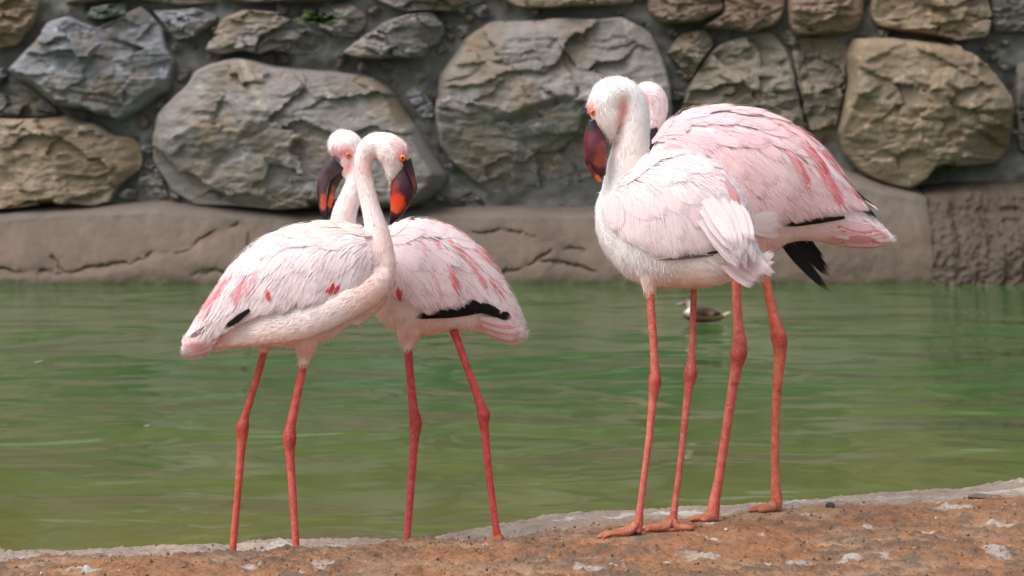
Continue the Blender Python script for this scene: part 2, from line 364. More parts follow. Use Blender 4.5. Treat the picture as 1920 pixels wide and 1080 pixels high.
def build_shore():
    xs = np.concatenate([np.linspace(-4.5, -1.35, 40), np.linspace(-1.34, 1.34, 700), np.linspace(1.35, 4.5, 40)])
    ys = np.concatenate([np.linspace(1.6, 3.75, 36), np.linspace(3.76, 5.3, 390), np.linspace(5.32, 6.6, 40)])
    X, Y = np.meshgrid(xs, ys); Z = shore_z(X, Y); lump, fine, big, _ = shore_noise(X, Y)
    px = 960 + X / Y * F; n = X.size
    p = np.stack([X, Y, 0 * X], -1)
    ochre, grey, pale, white, dark = lin(176, 130, 98), lin(120, 108, 98), lin(190, 178, 168), lin(226, 224, 222), lin(120, 78, 52)
    c = np.tile(ochre, (n, 1)).reshape(*X.shape, 3)
    t = sstep(-0.1, 0.35, fbm(p * 5 + 60, 4))[..., None]; c = c * (1 - 0.6 * t) + lin(192, 164, 138) * 0.6 * t
    front = 1 - sstep(4.45, 4.62, Y + 0.04 * fbm(p * 6, 3) - 0.12 * (X > 0))
    lk = (sstep(-0.02, 0.16, lump + 0.35 * fine) * sstep(-0.28, 0.05, fbm(p * 3.3 + 5, 4)) * (0.25 + 0.75 * front))[..., None]; c = c * (1 - 0.7 * lk) + grey * 0.7 * lk
    edge = np.interp(X, [-1.3, -0.55, -0.15, 0.15, 1.3], [4.50, 4.56, 4.70, 4.74, 4.80])
    bk = (sstep(-0.03, 0.06, Y - edge + 0.05 * fbm(p * 7 + 8, 3)))[..., None]; c = c * (1 - 0.8 * bk) + pale * 0.8 * bk
    q = p * np.array([9, 5.0, 1]) + 80
    dr = sstep(0.36, 0.46, fbm(q, 4) + 0.14 * bk[..., 0] + 0.1 * fine)[..., None]; c = c * (1 - 0.8 * dr) + white * 0.8 * dr
    q = p * np.array([26, 13.0, 1]) + 140; q[..., 0] += 6 * Y
    dr = (sstep(0.40, 0.5, fbm(q, 3)) * sstep(-0.05, 0.2, fbm(p * 3 + 77, 2)))[..., None]; c = c * (1 - 0.7 * dr) + white * 0.7 * dr
    # separate droppings and their runs
    for (x, y, d, sx, sy) in [(1590, 0, 4.12, .028, .05), (1500, 0, 4.10, .02, .06), (1865, 0, 4.18, .02, .09), (1865, 0, 4.45, .05, .022), (1740, 0, 4.40, .018, .012), (1655, 0, 4.15, .012, .05), (1790, 0, 4.66, .05, .02), (1250, 0, 4.9, .05, .03), (1310, 0, 4.2, .04, .05), (1110, 0, 4.08, .03, .05),
                              (1060, 0, 4.95, .03, .03), (640, 0, 4.78, .04, .018), (515, 0, 4.76, .035, .018), (160, 0, 4.12, .04, .02), (470, 0, 4.1, .02, .04), (605, 0, 4.1, .02, .05), (1650, 0, 4.95, .08, .05), (1560, 0, 5.0, .07, .04), (1900, 0, 4.95, .1, .05)]:
        cx = (x - 960) / F * d; rr = ((X - cx) / sx) ** 2 + ((Y - d) / sy) ** 2
        k = (sstep(1.0, 0.35, rr + 1.1 * fbm(p * 40, 3)) * (0.75))[..., None] if False else ((1 - sstep(0.2, 1.2, rr + 2.2 * fbm(p * 30, 4))) * 0.6)[..., None]
        c = c * (1 - k) + white * k
    o = mesh_obj('rock_shore', np.column_stack([X.ravel(), Y.ravel(), Z.ravel()]), grid_faces(*X.shape), M_ROCK, colors=np.clip(c.reshape(-1, 3), 0, 1))
    o['kind'] = 'structure'

# ------------------------------------------------------------------ retaining wall: mortar and separate boulders
WD = 20.0
wall = empty('stone_wall', (0, WD + 0.3, 0), 'tall retaining wall of big grey and tan boulders set in mortar', 'wall')
WB = (0, WD + 0.3, 0)
BLUE, GREY, TAN, BROWN, OLIVE, DARK = lin(138, 145, 152), lin(143, 142, 140), lin(156, 143, 122), lin(140, 121, 108), lin(134, 129, 116), lin(106, 106, 104)
STONES = [  # outline in photo pixels, colour, bulge in metres
 ([(-120, -40), (60, -45), (66, 8), (57, 36), (40, 62), (23, 83), (-40, 92), (-130, 80)], TAN, .35),
 ([(8, 130), (31, 104), (67, 67), (86, 41), (122, 29), (150, 41), (182, 49), (228, 28), (259, 12), (280, 31), (301, 57), (306, 88), (323, 112), (314, 150), (311, 169), (290, 182), (270, 200), (220, 227), (205, 220), (182, 217), (156, 205), (112, 201), (86, 189), (67, 171), (52, 158), (26, 148)], BLUE, .5),
 ([(161, 31), (171, 14), (207, 9), (228, 5), (232, 24), (187, 36)], lin(96, 112, 100), .42),
 ([(-130, 225), (-20, 222), (52, 223), (124, 218), (176, 233), (207, 254), (244, 259), (261, 283), (259, 316), (228, 342), (213, 358), (202, 381), (176, 392), (104, 384), (62, 387), (0, 392), (-130, 396)], TAN, .48),
 ([(-130, 152), (-40, 148), (20, 152), (57, 168), (98, 203), (96, 214), (41, 218), (-120, 217)], DARK, .2),
 ([(285, 255), (290, 215), (318, 184), (345, 160), (362, 132), (392, 118), (440, 107), (470, 110), (520, 124), (620, 134), (700, 143), (735, 168), (760, 210), (785, 245), (812, 292), (836, 332), (826, 356), (795, 383), (760, 396), (690, 391), (600, 388), (520, 394), (430, 387), (365, 384), (320, 357), (300, 327), (284, 300)], GREY, .62),
 ([(283, 18), (322, 18), (363, 15), (399, 29), (386, 49), (358, 67), (324, 71), (311, 52)], BLUE, .3),
 ([(386, 93), (394, 73), (415, 36), (456, 18), (519, 23), (545, 34), (563, 30), (586, 57), (617, 67), (615, 80), (591, 96), (550, 100), (508, 93), (488, 100), (451, 94), (415, 101)], GREY, .4),
 ([(596, 14), (653, 6), (679, 24), (679, 47), (658, 67), (622, 64), (598, 48)], GREY, .25),
 ([(643, 98), (679, 67), (716, 44), (767, 26), (809, 21), (832, 47), (827, 78), (804, 91), (793, 109), (741, 106), (710, 109), (664, 106)], GREY, .45),
 ([(690, -45), (905, -45), (910, -3), (850, 19), (819, 18), (767, 22), (731, 10), (690, -12)], GREY, .4),
 ([(420, -60), (660, -60), (655, -6), (560, 2), (470, 6), (420, -4)], DARK, .3),
 ([(110, -60), (400, -60), (400, 0), (330, 8), (250, -2), (120, 4)], OLIVE, .2),
 ([(948, -45), (1185, -45), (1190, 2), (1156, 8), (1079, 11), (1027, 14), (970, 10), (946, -5)], TAN, .42),
 ([(815, 205), (819, 176), (825, 140), (850, 104), (876, 67), (923, 41), (990, 39), (1058, 34), (1120, 36), (1167, 31), (1195, 45), (1222, 62), (1245, 110), (1258, 160), (1262, 230), (1245, 300), (1222, 360), (1140, 389), (1112, 390), (1084, 385), (1053, 368), (1000, 378), (965, 381), (923, 365), (890, 342), (850, 311), (825, 275), (817, 233)], GREY, .7),
 ([(752, 166), (767, 161), (788, 171), (809, 197), (812, 228), (804, 241), (778, 209)], BLUE, .2),
 ([(1213, -45), (1351, -45), (1354, 16), (1315, 37), (1273, 41), (1242, 42), (1221, 21)], BROWN, .42),
 ([(1318, 50), (1358, 23), (1364, -45), (1476, -45), (1473, 26), (1460, 45), (1413, 58), (1356, 54)], BROWN, .36),
 ([(1483, -45), (1623, -45), (1621, 31), (1603, 57), (1543, 62), (1496, 63), (1483, 41)], BROWN, .42),
 ([(1642, -45), (1849, -45), (1860, 31), (1849, 68), (1797, 76), (1751, 68), (1699, 58), (1652, 48), (1639, 26)], TAN, .5),
 ([(1866, -45), (2020, -45), (2020, 52), (1905, 58), (1868, 60)], DARK, .25),
 ([(1256, 98), (1279, 65), (1325, 55), (1338, 83), (1312, 119), (1299, 145), (1277, 124)], OLIVE, .38),
 ([(1272, 225), (1289, 176), (1320, 112), (1351, 83), (1398, 67), (1450, 60), (1476, 93), (1491, 140), (1504, 187), (1507, 233), (1500, 300), (1440, 335), (1330, 335), (1280, 290)], OLIVE, .38),
 ([(1577, 249), (1585, 207), (1595, 156), (1590, 104), (1605, 73), (1647, 70), (1699, 73), (1766, 78), (1823, 98), (1849, 119), (1875, 150), (1901, 182), (1906, 233), (1898, 280), (1870, 306), (1802, 311), (1756, 308), (1730, 342), (1704, 356), (1662, 343), (1621, 322), (1590, 290)], TAN, .8),
 ([(1489, 100), (1500, 72), (1590, 70), (1592, 150), (1578, 215), (1574, 300), (1512, 262), (1506, 190)], OLIVE, .18),
 ([(1915, 120), (2050, 80), (2060, 300), (1990, 310), (1922, 280), (1912, 200)], DARK, .3),
 ([(262, 300), (278, 292), (300, 345), (312, 372), (262, 376), (250, 350)], GREY, .12),
 ([(838, 350), (870, 352), (900, 372), (905, 384), (830, 386)], DARK, .15)]
def jitter_cell(x0, x1, y0, y1):
    pts = []
    for k in range(12):
        a = 2 * math.pi * k / 12; ca, sa = math.cos(a), math.sin(a); q = (abs(ca) ** 4 + abs(sa) ** 4) ** -0.25 * random.uniform(0.86, 1.0)
        pts.append(((x0 + x1) / 2 + (x1 - x0) / 2 * ca * q, (y0 + y1) / 2 + (y1 - y0) / 2 * sa * q))
    return pts
for x0 in range(-1000, 2900, 210):                                   # courses above the picture and to both sides
    for row, (y0, y1) in enumerate([(-215, -62), (-350, -225), (-40, 110), (120, 250), (260, 395)]):
        if row >= 2 and -330 < x0 < 2040: continue
        sh = (row % 2) * 80
        STONES.append((jitter_cell(x0 + sh + 8, x0 + sh + 202, y0, y1), random.choice([BLUE, GREY, TAN, OLIVE, GREY]), random.uniform(.3, .5)))

def inside(x, y, poly, grow):
    c = np.mean(poly, 0); q = c + (np.array(poly) - c) * grow; r = False; j = len(q) - 1
    for i in range(len(q)):
        if (q[i][1] > y) != (q[j][1] > y) and x < (q[j][0] - q[i][0]) * (y - q[i][1]) / (q[j][1] - q[i][1]) + q[i][0]: r = not r
        j = i
    return r
_g = random.Random(5); _main = [q[0] for q in STONES]; _pack = []
for _ in range(1500):                                                # small packing stones wedged into the joints
    x, y, r = _g.uniform(-60, 1960), _g.uniform(-30, 375), _g.uniform(7, 20)
    if 1450 < x and y > 290: continue
    if any(inside(x + dx * r * .6, y + dy * r * .6, q, 1.0) for q in _main for dx, dy in ((0, 0), (1, 0), (-1, 0), (0, 1), (0, -1))): continue
    if any(math.hypot(x - a, y - b) < (r + c) * 1.05 for a, b, c in _pack): continue
    _pack.append((x, y, r)); a0 = _g.uniform(0, 6)
    STONES.append(([(x + r * _g.uniform(.75, 1.35) * math.cos(a0 + k * .785), y + r * _g.uniform(.6, 1.0) * math.sin(a0 + k * .785)) for k in range(8)], _g.choice([DARK, GREY, OLIVE, BLUE, DARK]), _g.uniform(.12, .22)))
    if len(_pack) > 70: break
def facets(u, v, count, tilt, step, g2):
    """broken faces: every cell is a plane of its own tilt and set-back"""
    sx_, sy_ = g2.uniform(-.75, .75, count), g2.uniform(-.75, .75, count); a = g2.normal(0, tilt, (count, 2)); o = g2.normal(0, step, count)
    d = ((u[..., None] - sx_) * 0.75) ** 2 + ((v[..., None] - sy_) * 1.35) ** 2; k = np.argmin(d, -1)
    return o[k] + a[k, 0] * (u - sx_[k]) + a[k, 1] * (v - sy_[k])
def build_stone(idx, poly, colr, bulge):
    poly = np.array(poly, float); n = len(poly)
    big = poly[:, 0].max() > 0 and poly[:, 0].min() < 1920 and poly[:, 1].max() > 0
    pz = np.ptp(poly, axis=0).max(); N = (150 if pz > 400 else 96 if pz > 180 else 56 if pz > 55 else 24) if big else 20
    sm = catmull(np.vstack([poly, poly[:1]]), 8)[:-1] * 0.35                    # mostly angular outline
    raw = np.vstack([poly[i] * (1 - k / 8) + poly[(i + 1) % n] * k / 8 for i in range(n) for k in range(8)]) * 0.65
    o = sm + raw; c = (poly.min(0) + poly.max(0)) / 2 * 0.5 + o.mean(0) * 0.5; size = np.ptp(o, axis=0).max()
    ang = np.unwrap(np.arctan2(o[:, 1] - c[1], o[:, 0] - c[0]))
    if ang[-1] < ang[0]: ang = ang[::-1]; o = o[::-1]
    ang0 = ang[0]; ang = np.maximum.accumulate(ang) + np.arange(len(ang)) * 1e-6; rr = np.hypot(o[:, 0] - c[0], o[:, 1] - c[1])
    # disc grid: radius from the square's rim, then stretched to the outline
    g = np.linspace(-1, 1, N); A, B = np.meshgrid(g, g); R = np.maximum(np.abs(A), np.abs(B)); den = np.where(R == 0, 1, R)
    th = np.where(np.abs(A) >= np.abs(B), np.pi / 4 * B / np.where(np.abs(A) < 1e-9, 1, A), np.pi / 2 - np.pi / 4 * A / np.where(np.abs(B) < 1e-9, 1, B))
    sg = np.where(np.abs(A) >= np.abs(B), np.sign(A), np.sign(B)); th = th + np.where(sg < 0, np.pi, 0)
    t = (th - ang0) % (2 * np.pi) + ang0
    rad = np.interp(t, np.concatenate([ang, [ang[0] + 2 * np.pi]]), np.concatenate([rr, rr[:1]]))
    rad = rad * (1 + 0.05 * fbm(np.stack([np.cos(th) * 2.2, np.sin(th) * 2.2, np.full_like(th, idx * 3.7)], -1), 4) * min(1, 150 / size))
    rad = rad * (1 + 3.5 / max(size, 60) * 2)
    PX = c[0] + R * rad * np.cos(th); PY = c[1] + R * rad * np.sin(th)
    sx = WD / F; g2 = np.random.default_rng(100 + idx)
    X = (PX - 960) * sx; Z = HC - (PY - HY) * sx; S = size * sx; u = (PX - c[0]) * sx / S * 2; v = -(PY - c[1]) * sx / S * 2
    sec = np.sort(g2.uniform(0, 2 * np.pi, 10)); cwv = 0.05 + 0.24 * g2.random(11) ** 1.6; tw_ = (th + 0.25 * fbm(np.stack([u * 2, v * 2, 0 * u + idx], -1), 3)) % (2 * np.pi)
    dome = bulge * np.clip((1 - R) / cwv[np.searchsorted(sec, tw_)], 0, 1) ** 0.6
    fac = np.full_like(dome, 9.0)
    for k in range(7):
        a = g2.uniform(0, 2 * np.pi); sl = g2.uniform(0.15, 0.8)
        fac = np.minimum(fac, bulge * g2.uniform(0.75, 1.0) - sl * bulge * np.maximum(u * math.cos(a) + v * math.sin(a) - g2.uniform(-0.1, 0.4), 0))
    h = np.minimum(dome, np.maximum(fac, 0.15 * bulge))
    if idx == 23: h = h - 0.55 * np.maximum((PX - 1815) * 0.004 + (PY - 190) * 0.0006, 0)     # split right flank of the tan boulder
    if idx == 14: h = h - 0.10 * sstep(-14, 14, PY - (205 + 0.10 * (PX - 815) + 14 * np.sin(PX / 60.))) * (1 - sstep(980, 1010, PX)) \
                       - 0.12 * sstep(-10, 10, PY - (185 + 0.25 * abs(PX - 1060))) * sstep(960, 1020, PX)
    p = np.stack([X, 0 * X, Z], -1) + idx * 5.1; bed = p * np.array([1.2, 1, 3.4])
    wu = u + 0.22 * fbm(p * 2.5, 4); wv = v + 0.16 * fbm(p * 2.5 + 30, 4)
    fade = 0.25 + 0.75 * sstep(0.0, 0.2, 1 - R); am = min(1, S / 1.2 + 0.15)
    h = h + fade * am * (facets(wu, wv, 12, 0.10, 0.035, g2) + facets(wu, wv, 60, 0.10, 0.016, g2) + 0.05 * fbm(p * 2.0, 3) + 0.022 * fbm(bed * 3.2 + 9, 5, True) + 0.018 * fbm(p * 9, 4, True))
    Y = WD + 0.28 - h; Y[R > 0.9999] = WD + 0.30
    var = 1 + 0.16 * fbm(p * 1.2 + 3, 3)[..., None]
    warm = sstep(0.0, 0.4, fbm(p * 2.3 + 20, 4) + (0.15 if colr is TAN else 0.05))[..., None]
    cc = np.array(colr)[None, None] * np.array([1.03, 0.96, 1.0]) * var * 1.4; cc = cc * (1 - 0.6 * warm) + lin(158, 134, 104) * 0.6 * warm
    if idx == 5:                                                                  # pale quartz veins
        for (ax, ay, bx, by, w) in [(455, 110, 512, 225, 5.5), (375, 150, 388, 185, 5), (412, 205, 425, 220, 5), (610, 165, 640, 205, 4)]:
            dd = np.abs((PX - ax) * (by - ay) - (PY - ay) * (bx - ax)) / math.hypot(bx - ax, by - ay) + 2.5 * fbm(p * 9, 2)
            tt = ((PX - ax) * (bx - ax) + (PY - ay) * (by - ay)) / ((bx - ax) ** 2 + (by - ay) ** 2)
            k = ((1 - sstep(w * 0.5, w * 1.6, np.abs(dd))) * (tt > -0.05) * (tt < 1.05) * 0.8)[..., None]; cc = cc * (1 - k) + lin(200, 196, 182) * k
    V = np.column_stack([X.ravel(), Y.ravel(), Z.ravel()]); Fs = [tuple(reversed(f)) for f in grid_faces(N, N)]
    rim = list(range(N)) + [i * N + N - 1 for i in range(1, N)] + [(N - 1) * N + j for j in range(N - 2, -1, -1)] + [i * N for i in range(N - 2, 0, -1)]
    b0 = len(V); V = np.vstack([V, V[rim] + [0, 0.35, 0]]); m = len(rim); C = np.vstack([cc.reshape(-1, 3), cc.reshape(-1, 3)[rim]])
    Fs += [(rim[i], rim[(i + 1) % m], b0 + (i + 1) % m, b0 + i) for i in range(m)]
    mesh_obj('stone', V, Fs, M_STONE, wall, WB, colors=np.clip(C, 0.01, 0.8))
for i, (pl, cl, bu) in enumerate(STONES): build_stone(i, pl, cl, bu)

def build_mortar():
    xs = np.linspace(-10, 10, 700); zs = np.linspace(0.2, 4.3, 150); X, Z = np.meshgrid(xs, zs)
    p = np.stack([X, 0 * X, Z], -1)
    Y = WD + 0.22 - 0.14 * fbm(p * 2.2, 4) - 0.06 * fbm(p * 8, 5)
    V = np.column_stack([X.ravel(), Y.ravel(), Z.ravel()]); n = len(V)
    top = np.column_stack([xs, np.full(700, WD + 1.6), np.full(700, 4.3)]); V = np.vstack([V, top])
    Fs = grid_faces(*X.shape)
    Fs += [(149 * 700 + j, 149 * 700 + j + 1, n + j + 1, n + j) for j in range(699)]
    mesh_obj('mortar', V, Fs, M_MORTAR, wall, WB)
build_mortar()
plane('terrace', -60, 60, WD + 1.2, 90, 4.25, M_MORTAR, 'structure')

# ------------------------------------------------------------------ concrete ledge at the foot of the wall
ledge = empty('concrete_ledge', (0, WD - 0.5, 0), 'cracked brown concrete ledge between the stone wall and green water', 'ledge')
LB = (0, WD - 0.5, 0)
def zc(py, d=WD): return HC - (py - HY) * d / F
LT_X = [-900, 0, 60, 300, 560, 900, 1100, 1300, 1420, 1500, 1590, 1660, 1735, 1800, 2600]
LT_Y = [392, 396, 388, 378, 395, 388, 388, 372, 350, 322, 318, 340, 352, 345, 340]
CR = [[(-60, 496), (0, 497), (60, 505), (110, 508), (150, 502), (210, 497), (240, 490), (275, 483), (300, 470), (340, 472), (365, 465), (385, 445), (420, 430), (450, 422)],
      [(112, 478), (124, 490), (138, 500)], [(375, 509), (400, 505), (440, 506)], [(935, 506), (985, 500), (1010, 482), (1030, 466)], [(890, 432), (960, 428), (1000, 440), (1050, 462), (1092, 470)], [(520, 440), (560, 447), (600, 438)], [(1010, 482), (1060, 492), (1110, 500)]]
def crack_dist(PX, PY):
    w = PX + 0 ; best = np.full(PX.shape, 1e9)
    for pl in CR:
        for (ax, ay), (bx, by) in zip(pl[:-1], pl[1:]):
            t = np.clip(((PX - ax) * (bx - ax) + (PY - ay) * (by - ay)) / ((bx - ax) ** 2 + (by - ay) ** 2), 0, 1)
            best = np.minimum(best, np.hypot(PX - ax - t * (bx - ax), PY - ay - t * (by - ay)))
    return best
def ledge_strip(name, px0, px1, nx, mat, rough):
    ts = np.linspace(0, 1, 110); pxs = np.linspace(px0, px1, nx); PXg, T = np.meshgrid(pxs, ts)
    top = np.interp(PXg, LT_X, LT_Y); ztop = zc(top); X = (PXg - 960) * WD / F
    # profile: below water, up a steep face, rounding back to the stones
    Zf = np.where(T < 0.75, -0.35 + (ztop * 0.92 + 0.35) * (T / 0.75), ztop * (0.92 + 0.10 * np.sin((T - 0.75) / 0.25 * math.pi / 2)))
    Yf = WD - 0.42 + 0.30 * sstep(0.25, 0.78, T) ** 1.4 + 0.50 * np.maximum(T - 0.72, 0) / 0.28
    PYg = HY + (HC - Zf) / WD * F
    p = np.stack([X, 0 * X, Zf], -1); dn = -0.05 * fbm(p * 1.3 + 7, 3) - 0.02 * fbm(p * 6, 4)
    colr = np.tile(lin(104, 90, 80), (X.size, 1)).reshape(*X.shape, 3)
    if rough:
        q = p * np.array([5.5, 1, 1.3]); dn = dn - 0.09 * fbm(q, 5) - 0.05 * fbm(p * 10, 4, True) - 0.08
        colr[:] = lin(86, 74, 64)
    else:
        dist = crack_dist(PXg + 9 * fbm(p * 3, 3) + 8 * fbm(p * 11, 3), PYg + 9 * fbm(p * 3 + 40, 3) + 9 * fbm(p * 12 + 20, 4)); k = np.exp(-(dist / (2.6 + 2.5 * fbm(p * 5 + 3, 3))) ** 2) * sstep(-0.45, 0.15, fbm(p * 4 + 11, 3)); k = k + 0.25 * np.exp(-(dist / 9) ** 2)
        dn = dn + 0.042 * k - 0.05 * sstep(0, 14, PYg - np.interp(PXg, [0, 200, 300, 380, 450, 700], [503, 498, 470, 450, 422, 470])) * (PXg < 470)
        damp = sstep(512, 526, PYg + 8 * fbm(p * 4, 3))[..., None]; colr = colr * (1 - 0.7 * damp) + lin(66, 62, 46) * 0.7 * damp
        alg = (sstep(498, 520, PYg + 16 * fbm(p * np.array([3, 1, 1]), 4)) * sstep(-0.3, 0.3, fbm(p * np.array([5, 1, 1.5]) + 8, 4)))[..., None]; colr = colr * (1 - 0.6 * alg) + lin(84, 84, 58) * 0.6 * alg
        stn = (sstep(0.12, 0.42, fbm(p * np.array([3.2, 1, 0.7]) + 50, 4)))[..., None]; colr = colr * (1 - 0.45 * stn) + lin(76, 64, 56) * 0.45 * stn
        pal_ = (sstep(0.25, 0.5, fbm(p * np.array([2.2, 1, 1.6]) + 90, 4)))[..., None]; colr = colr * (1 - 0.4 * pal_) + lin(140, 126, 112) * 0.4 * pal_
        gt = (1 - sstep(400, 440, PYg + 12 * fbm(p * 2, 3)))[..., None]; colr = colr * (1 - 0.5 * gt) + lin(112, 106, 100) * 0.5 * gt  # ledge top painted greyer where it catches the light
    V = np.column_stack([X.ravel(), (Yf + dn).ravel(), Zf.ravel()])
    return mesh_obj(name, V, grid_faces(*X.shape), mat, ledge, LB, colors=colr.reshape(-1, 3))
ledge_strip('smooth_face', -900, 1738, 1300, M_LEDGE, False)
ledge_strip('rough_block', 1730, 2600, 300, M_ROUGH, True)

# ------------------------------------------------------------------ flamingos
WHITE, BLUSH, PINK, ROSE, RED, BLACK = lin(247, 240, 242), lin(244, 229, 229), lin(243, 212, 215), lin(234, 152, 158), lin(222, 84, 96), lin(24, 22, 24)
CREAM = lin(232, 214, 200)

class Bird:
    def __init__(b, D, torso, tw, ramp, label, feetpts):
        b.D = D; b.s = D / F; b.sx = 1 if torso[0][0] < torso[-1][0] else -1
        T = np.array(sorted(torso)); S = catmull(np.column_stack([T[:, 0], T[:, 1], T[:, 2]]), 6)
        b.X = S[:, 0]; b.top = S[:, 1]; b.bot = S[:, 2]; b.c = (b.top + b.bot) / 2; b.r = np.maximum((b.bot - b.top) / 2, 3)
        b.w = np.interp(b.X, [q[0] for q in tw], [q[1] for q in tw]) * b.s
        b.dep = np.interp(b.X, [q[0] for q in ramp], [q[1] for q in ramp])
        b.base = np.mean([f for f in feetpts], axis=0); b.root = empty('flamingo', b.base, label, 'flamingo', 'flamingos on the rock'); b.parts = []; b.flow_c = []; b.flow_t = []
        th = np.linspace(0, 2 * np.pi, 28, endpoint=False); rings = []; e = 2 / 2.25
        for i in range(len(b.X)):
            cs, sn = np.cos(th), np.sin(th)
            py = b.c[i] - b.r[i] * np.sign(sn) * np.abs(sn) ** e; dd = D + b.dep[i] + b.w[i] * np.sign(cs) * np.abs(cs) ** e
            rings.append(np.column_stack([np.full(28, (b.X[i] - 960) * b.s * (D + b.dep[i]) / D), dd, HC - (py - HY) * b.s * (D + b.dep[i]) / D]))
        b.parts.append(loft(rings))
        b.flow_c.append(np.array([q.mean(0) for q in rings])); b.flow_t.append(None)
    def shell(b, px, py, off=0.0, far=False):
        """world point on the torso surface seen at a pixel (near or far flank)"""
        px = np.asarray(px, float); py = np.asarray(py, float)
        c = np.interp(px, b.X, b.c); r = np.interp(px, b.X, b.r); w = np.interp(px, b.X, b.w); dp = np.interp(px, b.X, b.dep)
        t = np.clip((py - c) / r, -0.985, 0.985); h = (1 - np.abs(t) ** 2.25) ** (1 / 2.25)
        pyc = c + t * r * (1 + off / (r * b.s)) ; d0 = b.D + dp
        d = d0 + (w * h + off * np.maximum(h, 0.25)) * (1 if far else -1)
        k = d0 if far else d0       # torso is built at the axis depth scale
        return np.stack([(px - 960) / F * k, d, HC - (pyc - HY) / F * k], -1)
    def add_tube(b, st, m=18, n=4, flow=True):
        (v, f), c, t = tube_px(st, b.D, m, n); b.parts.append((v, f))
        if flow: b.flow_c.append(c); b.flow_t.append(t)
    def add_blob(b, px, py, r, dep=0.0, ry=None, rz=None):
        b.parts.append(blob(P(px, py, b.D + dep), (r * b.s, (ry or r) * b.s, (rz or r) * b.s)))
    def finish_body(b, base, marks, wing_poly, ndown=9000, skip=()):
        V, Fs = merge(b.parts); W, N, Q = remeshed(V, Fs, 0.0042)
        pxy = lambda A: (960 + A[:, 0] / A[:, 1] * F, HY - (A[:, 2] - HC) / A[:, 1] * F)
        px, py = pxy(W); C = spots(px, py, base, marks)
        C = np.clip(C * 1.10, 0, .95) * (1 + 0.06 * fbm(W * 30, 3))[:, None]
        mesh_obj('body', W, Q, M_PLUME, b.root, b.base, colors=np.clip(C, 0.01, 0.92))
        # downy barbs lying along the body and neck: one part, too many to count
        tail = 1 if b.sx > 0 else -1
        fc = []; ft = []
        for c, t in zip(b.flow_c, b.flow_t):
            if t is None: t = np.tile([b.sx * 1.0, 0, -0.35], (len(c), 1))
            fc.append(c); ft.append(t)
        fc = np.vstack(fc); ft = np.vstack(ft)
        q = np.array([f[:4] if len(f) > 3 else (*f, f[2]) for f in Q]); A = W[q]; cen = A.mean(1)
        ar = np.linalg.norm(np.cross(A[:, 2] - A[:, 0], A[:, 3] - A[:, 1]), axis=1); fx, fy = pxy(cen); g = np.random.default_rng(int(b.D * 1000))
        ok = np.ones(len(cen)); wx = np.array(wing_poly, float); o = np.argsort(wx[:, 0])
        inw = (fx > wx[:, 0].min()) & (fx < wx[:, 0].max()) & (fy > np.interp(fx, wx[o, 0], wx[o, 1]) - 3) & (fy < np.interp(fx, wx[o, 0], wx[o, 2]) - 4)
        ok[inw] = 0.0
        for (x, y, rr) in skip: ok[np.hypot(fx - x, fy - y) < rr] = 0
        idx = g.choice(len(cen), ndown, p=ar * ok / (ar * ok).sum()); bw = g.dirichlet(np.ones(4), ndown)
        R = (A[idx] * bw[..., None]).sum(1); nn = N[q[idx][:, 0]]
        k = np.array([np.argmin(((fc - r0) ** 2).sum(1)) for r0 in R]); t = ft[k] + g.normal(0, 0.22, (ndown, 3))
        t = t - nn * (t * nn).sum(1)[:, None]; t /= np.linalg.norm(t, axis=1)[:, None] + 1e-9
        side = np.cross(nn, t); low = sstep(b.top.min() + 60, b.bot.max() - 20, HY - (R[:, 2] - HC) / R[:, 1] * F)[:, None]; L = g.uniform(0.009, 0.017, ndown)[:, None] * (1 + 0.35 * low); wd = g.uniform(0.0005, 0.0009, ndown)[:, None]
        p0 = R - nn * 0.0012; p1 = R + t * L * 0.55 + nn * L * g.uniform(0.02, 0.09, ndown)[:, None]; p2 = R + t * L + nn * L * (g.uniform(0.02, 0.14, ndown) + 0.4 * (g.random(ndown) < 0.05))[:, None]
        VV = np.stack([p0 - side * wd, p0 + side * wd, p1 + side * wd * 0.8, p1 - side * wd * 0.8, p2], 1).reshape(-1, 3)
        FF = []
        for i in range(ndown):
            a = 5 * i; FF.append((a + 3, a + 2, a + 1, a)); FF.append((a + 4, a + 2, a + 3))
        rx, ry = pxy(R); C = np.clip(spots(rx, ry, base, marks) * 1.12, 0, .95) * g.uniform(0.95, 1.06, ndown)[:, None]
        o = mesh_obj('down', VV, FF, M_DOWN, b.root, b.base, colors=np.clip(np.repeat(C, 5, 0), 0.01, 0.95), normals=np.repeat(nn + g.normal(0, 0.20, nn.shape), 5, 0)); o['kind'] = 'stuff'
    # ---- wing
    def set_wing(b, rows):
        b.wing = np.array(rows, float)                    # shoulder -> tail: (x, top, bottom)
        a = np.concatenate([[0], np.cumsum(np.abs(np.diff(b.wing[:, 0])))]); b.wa = a / a[-1]; b.wl = a[-1]
    def wpx(b, a, v):
        x = np.interp(a, b.wa, b.wing[:, 0]); t = np.interp(a, b.wa, b.wing[:, 1]); u = np.interp(a, b.wa, b.wing[:, 2]); return x, t + (u - t) * v
    def wing_pad(b, far=False, thick=0.003, color=BLUSH):
        aa = np.linspace(0.0, 1.0, 44); vv = np.linspace(0, 1, 26); A, Vv = np.meshgrid(aa, vv)
        x, y = b.wpx(A, Vv); edge = np.minimum(np.minimum(sstep(0, 0.10, A), sstep(1.0, 0.9, A) if False else 1 - sstep(0.93, 1.0, A)), np.minimum(sstep(0, 0.15, Vv) * 0.7 + 0.3, 1 - sstep(0.93, 1.0, Vv)))
        W = np.empty((*A.shape, 3))
        W = b.shell(x, y, 0.0, far); U = b.shell(x, y, thick, far); W = W + (U - W) * (edge * 1.25 - 0.25)[..., None]
        Fs = grid_faces(*A.shape)
        if b.sx > 0: Fs = [tuple(reversed(f)) for f in Fs]
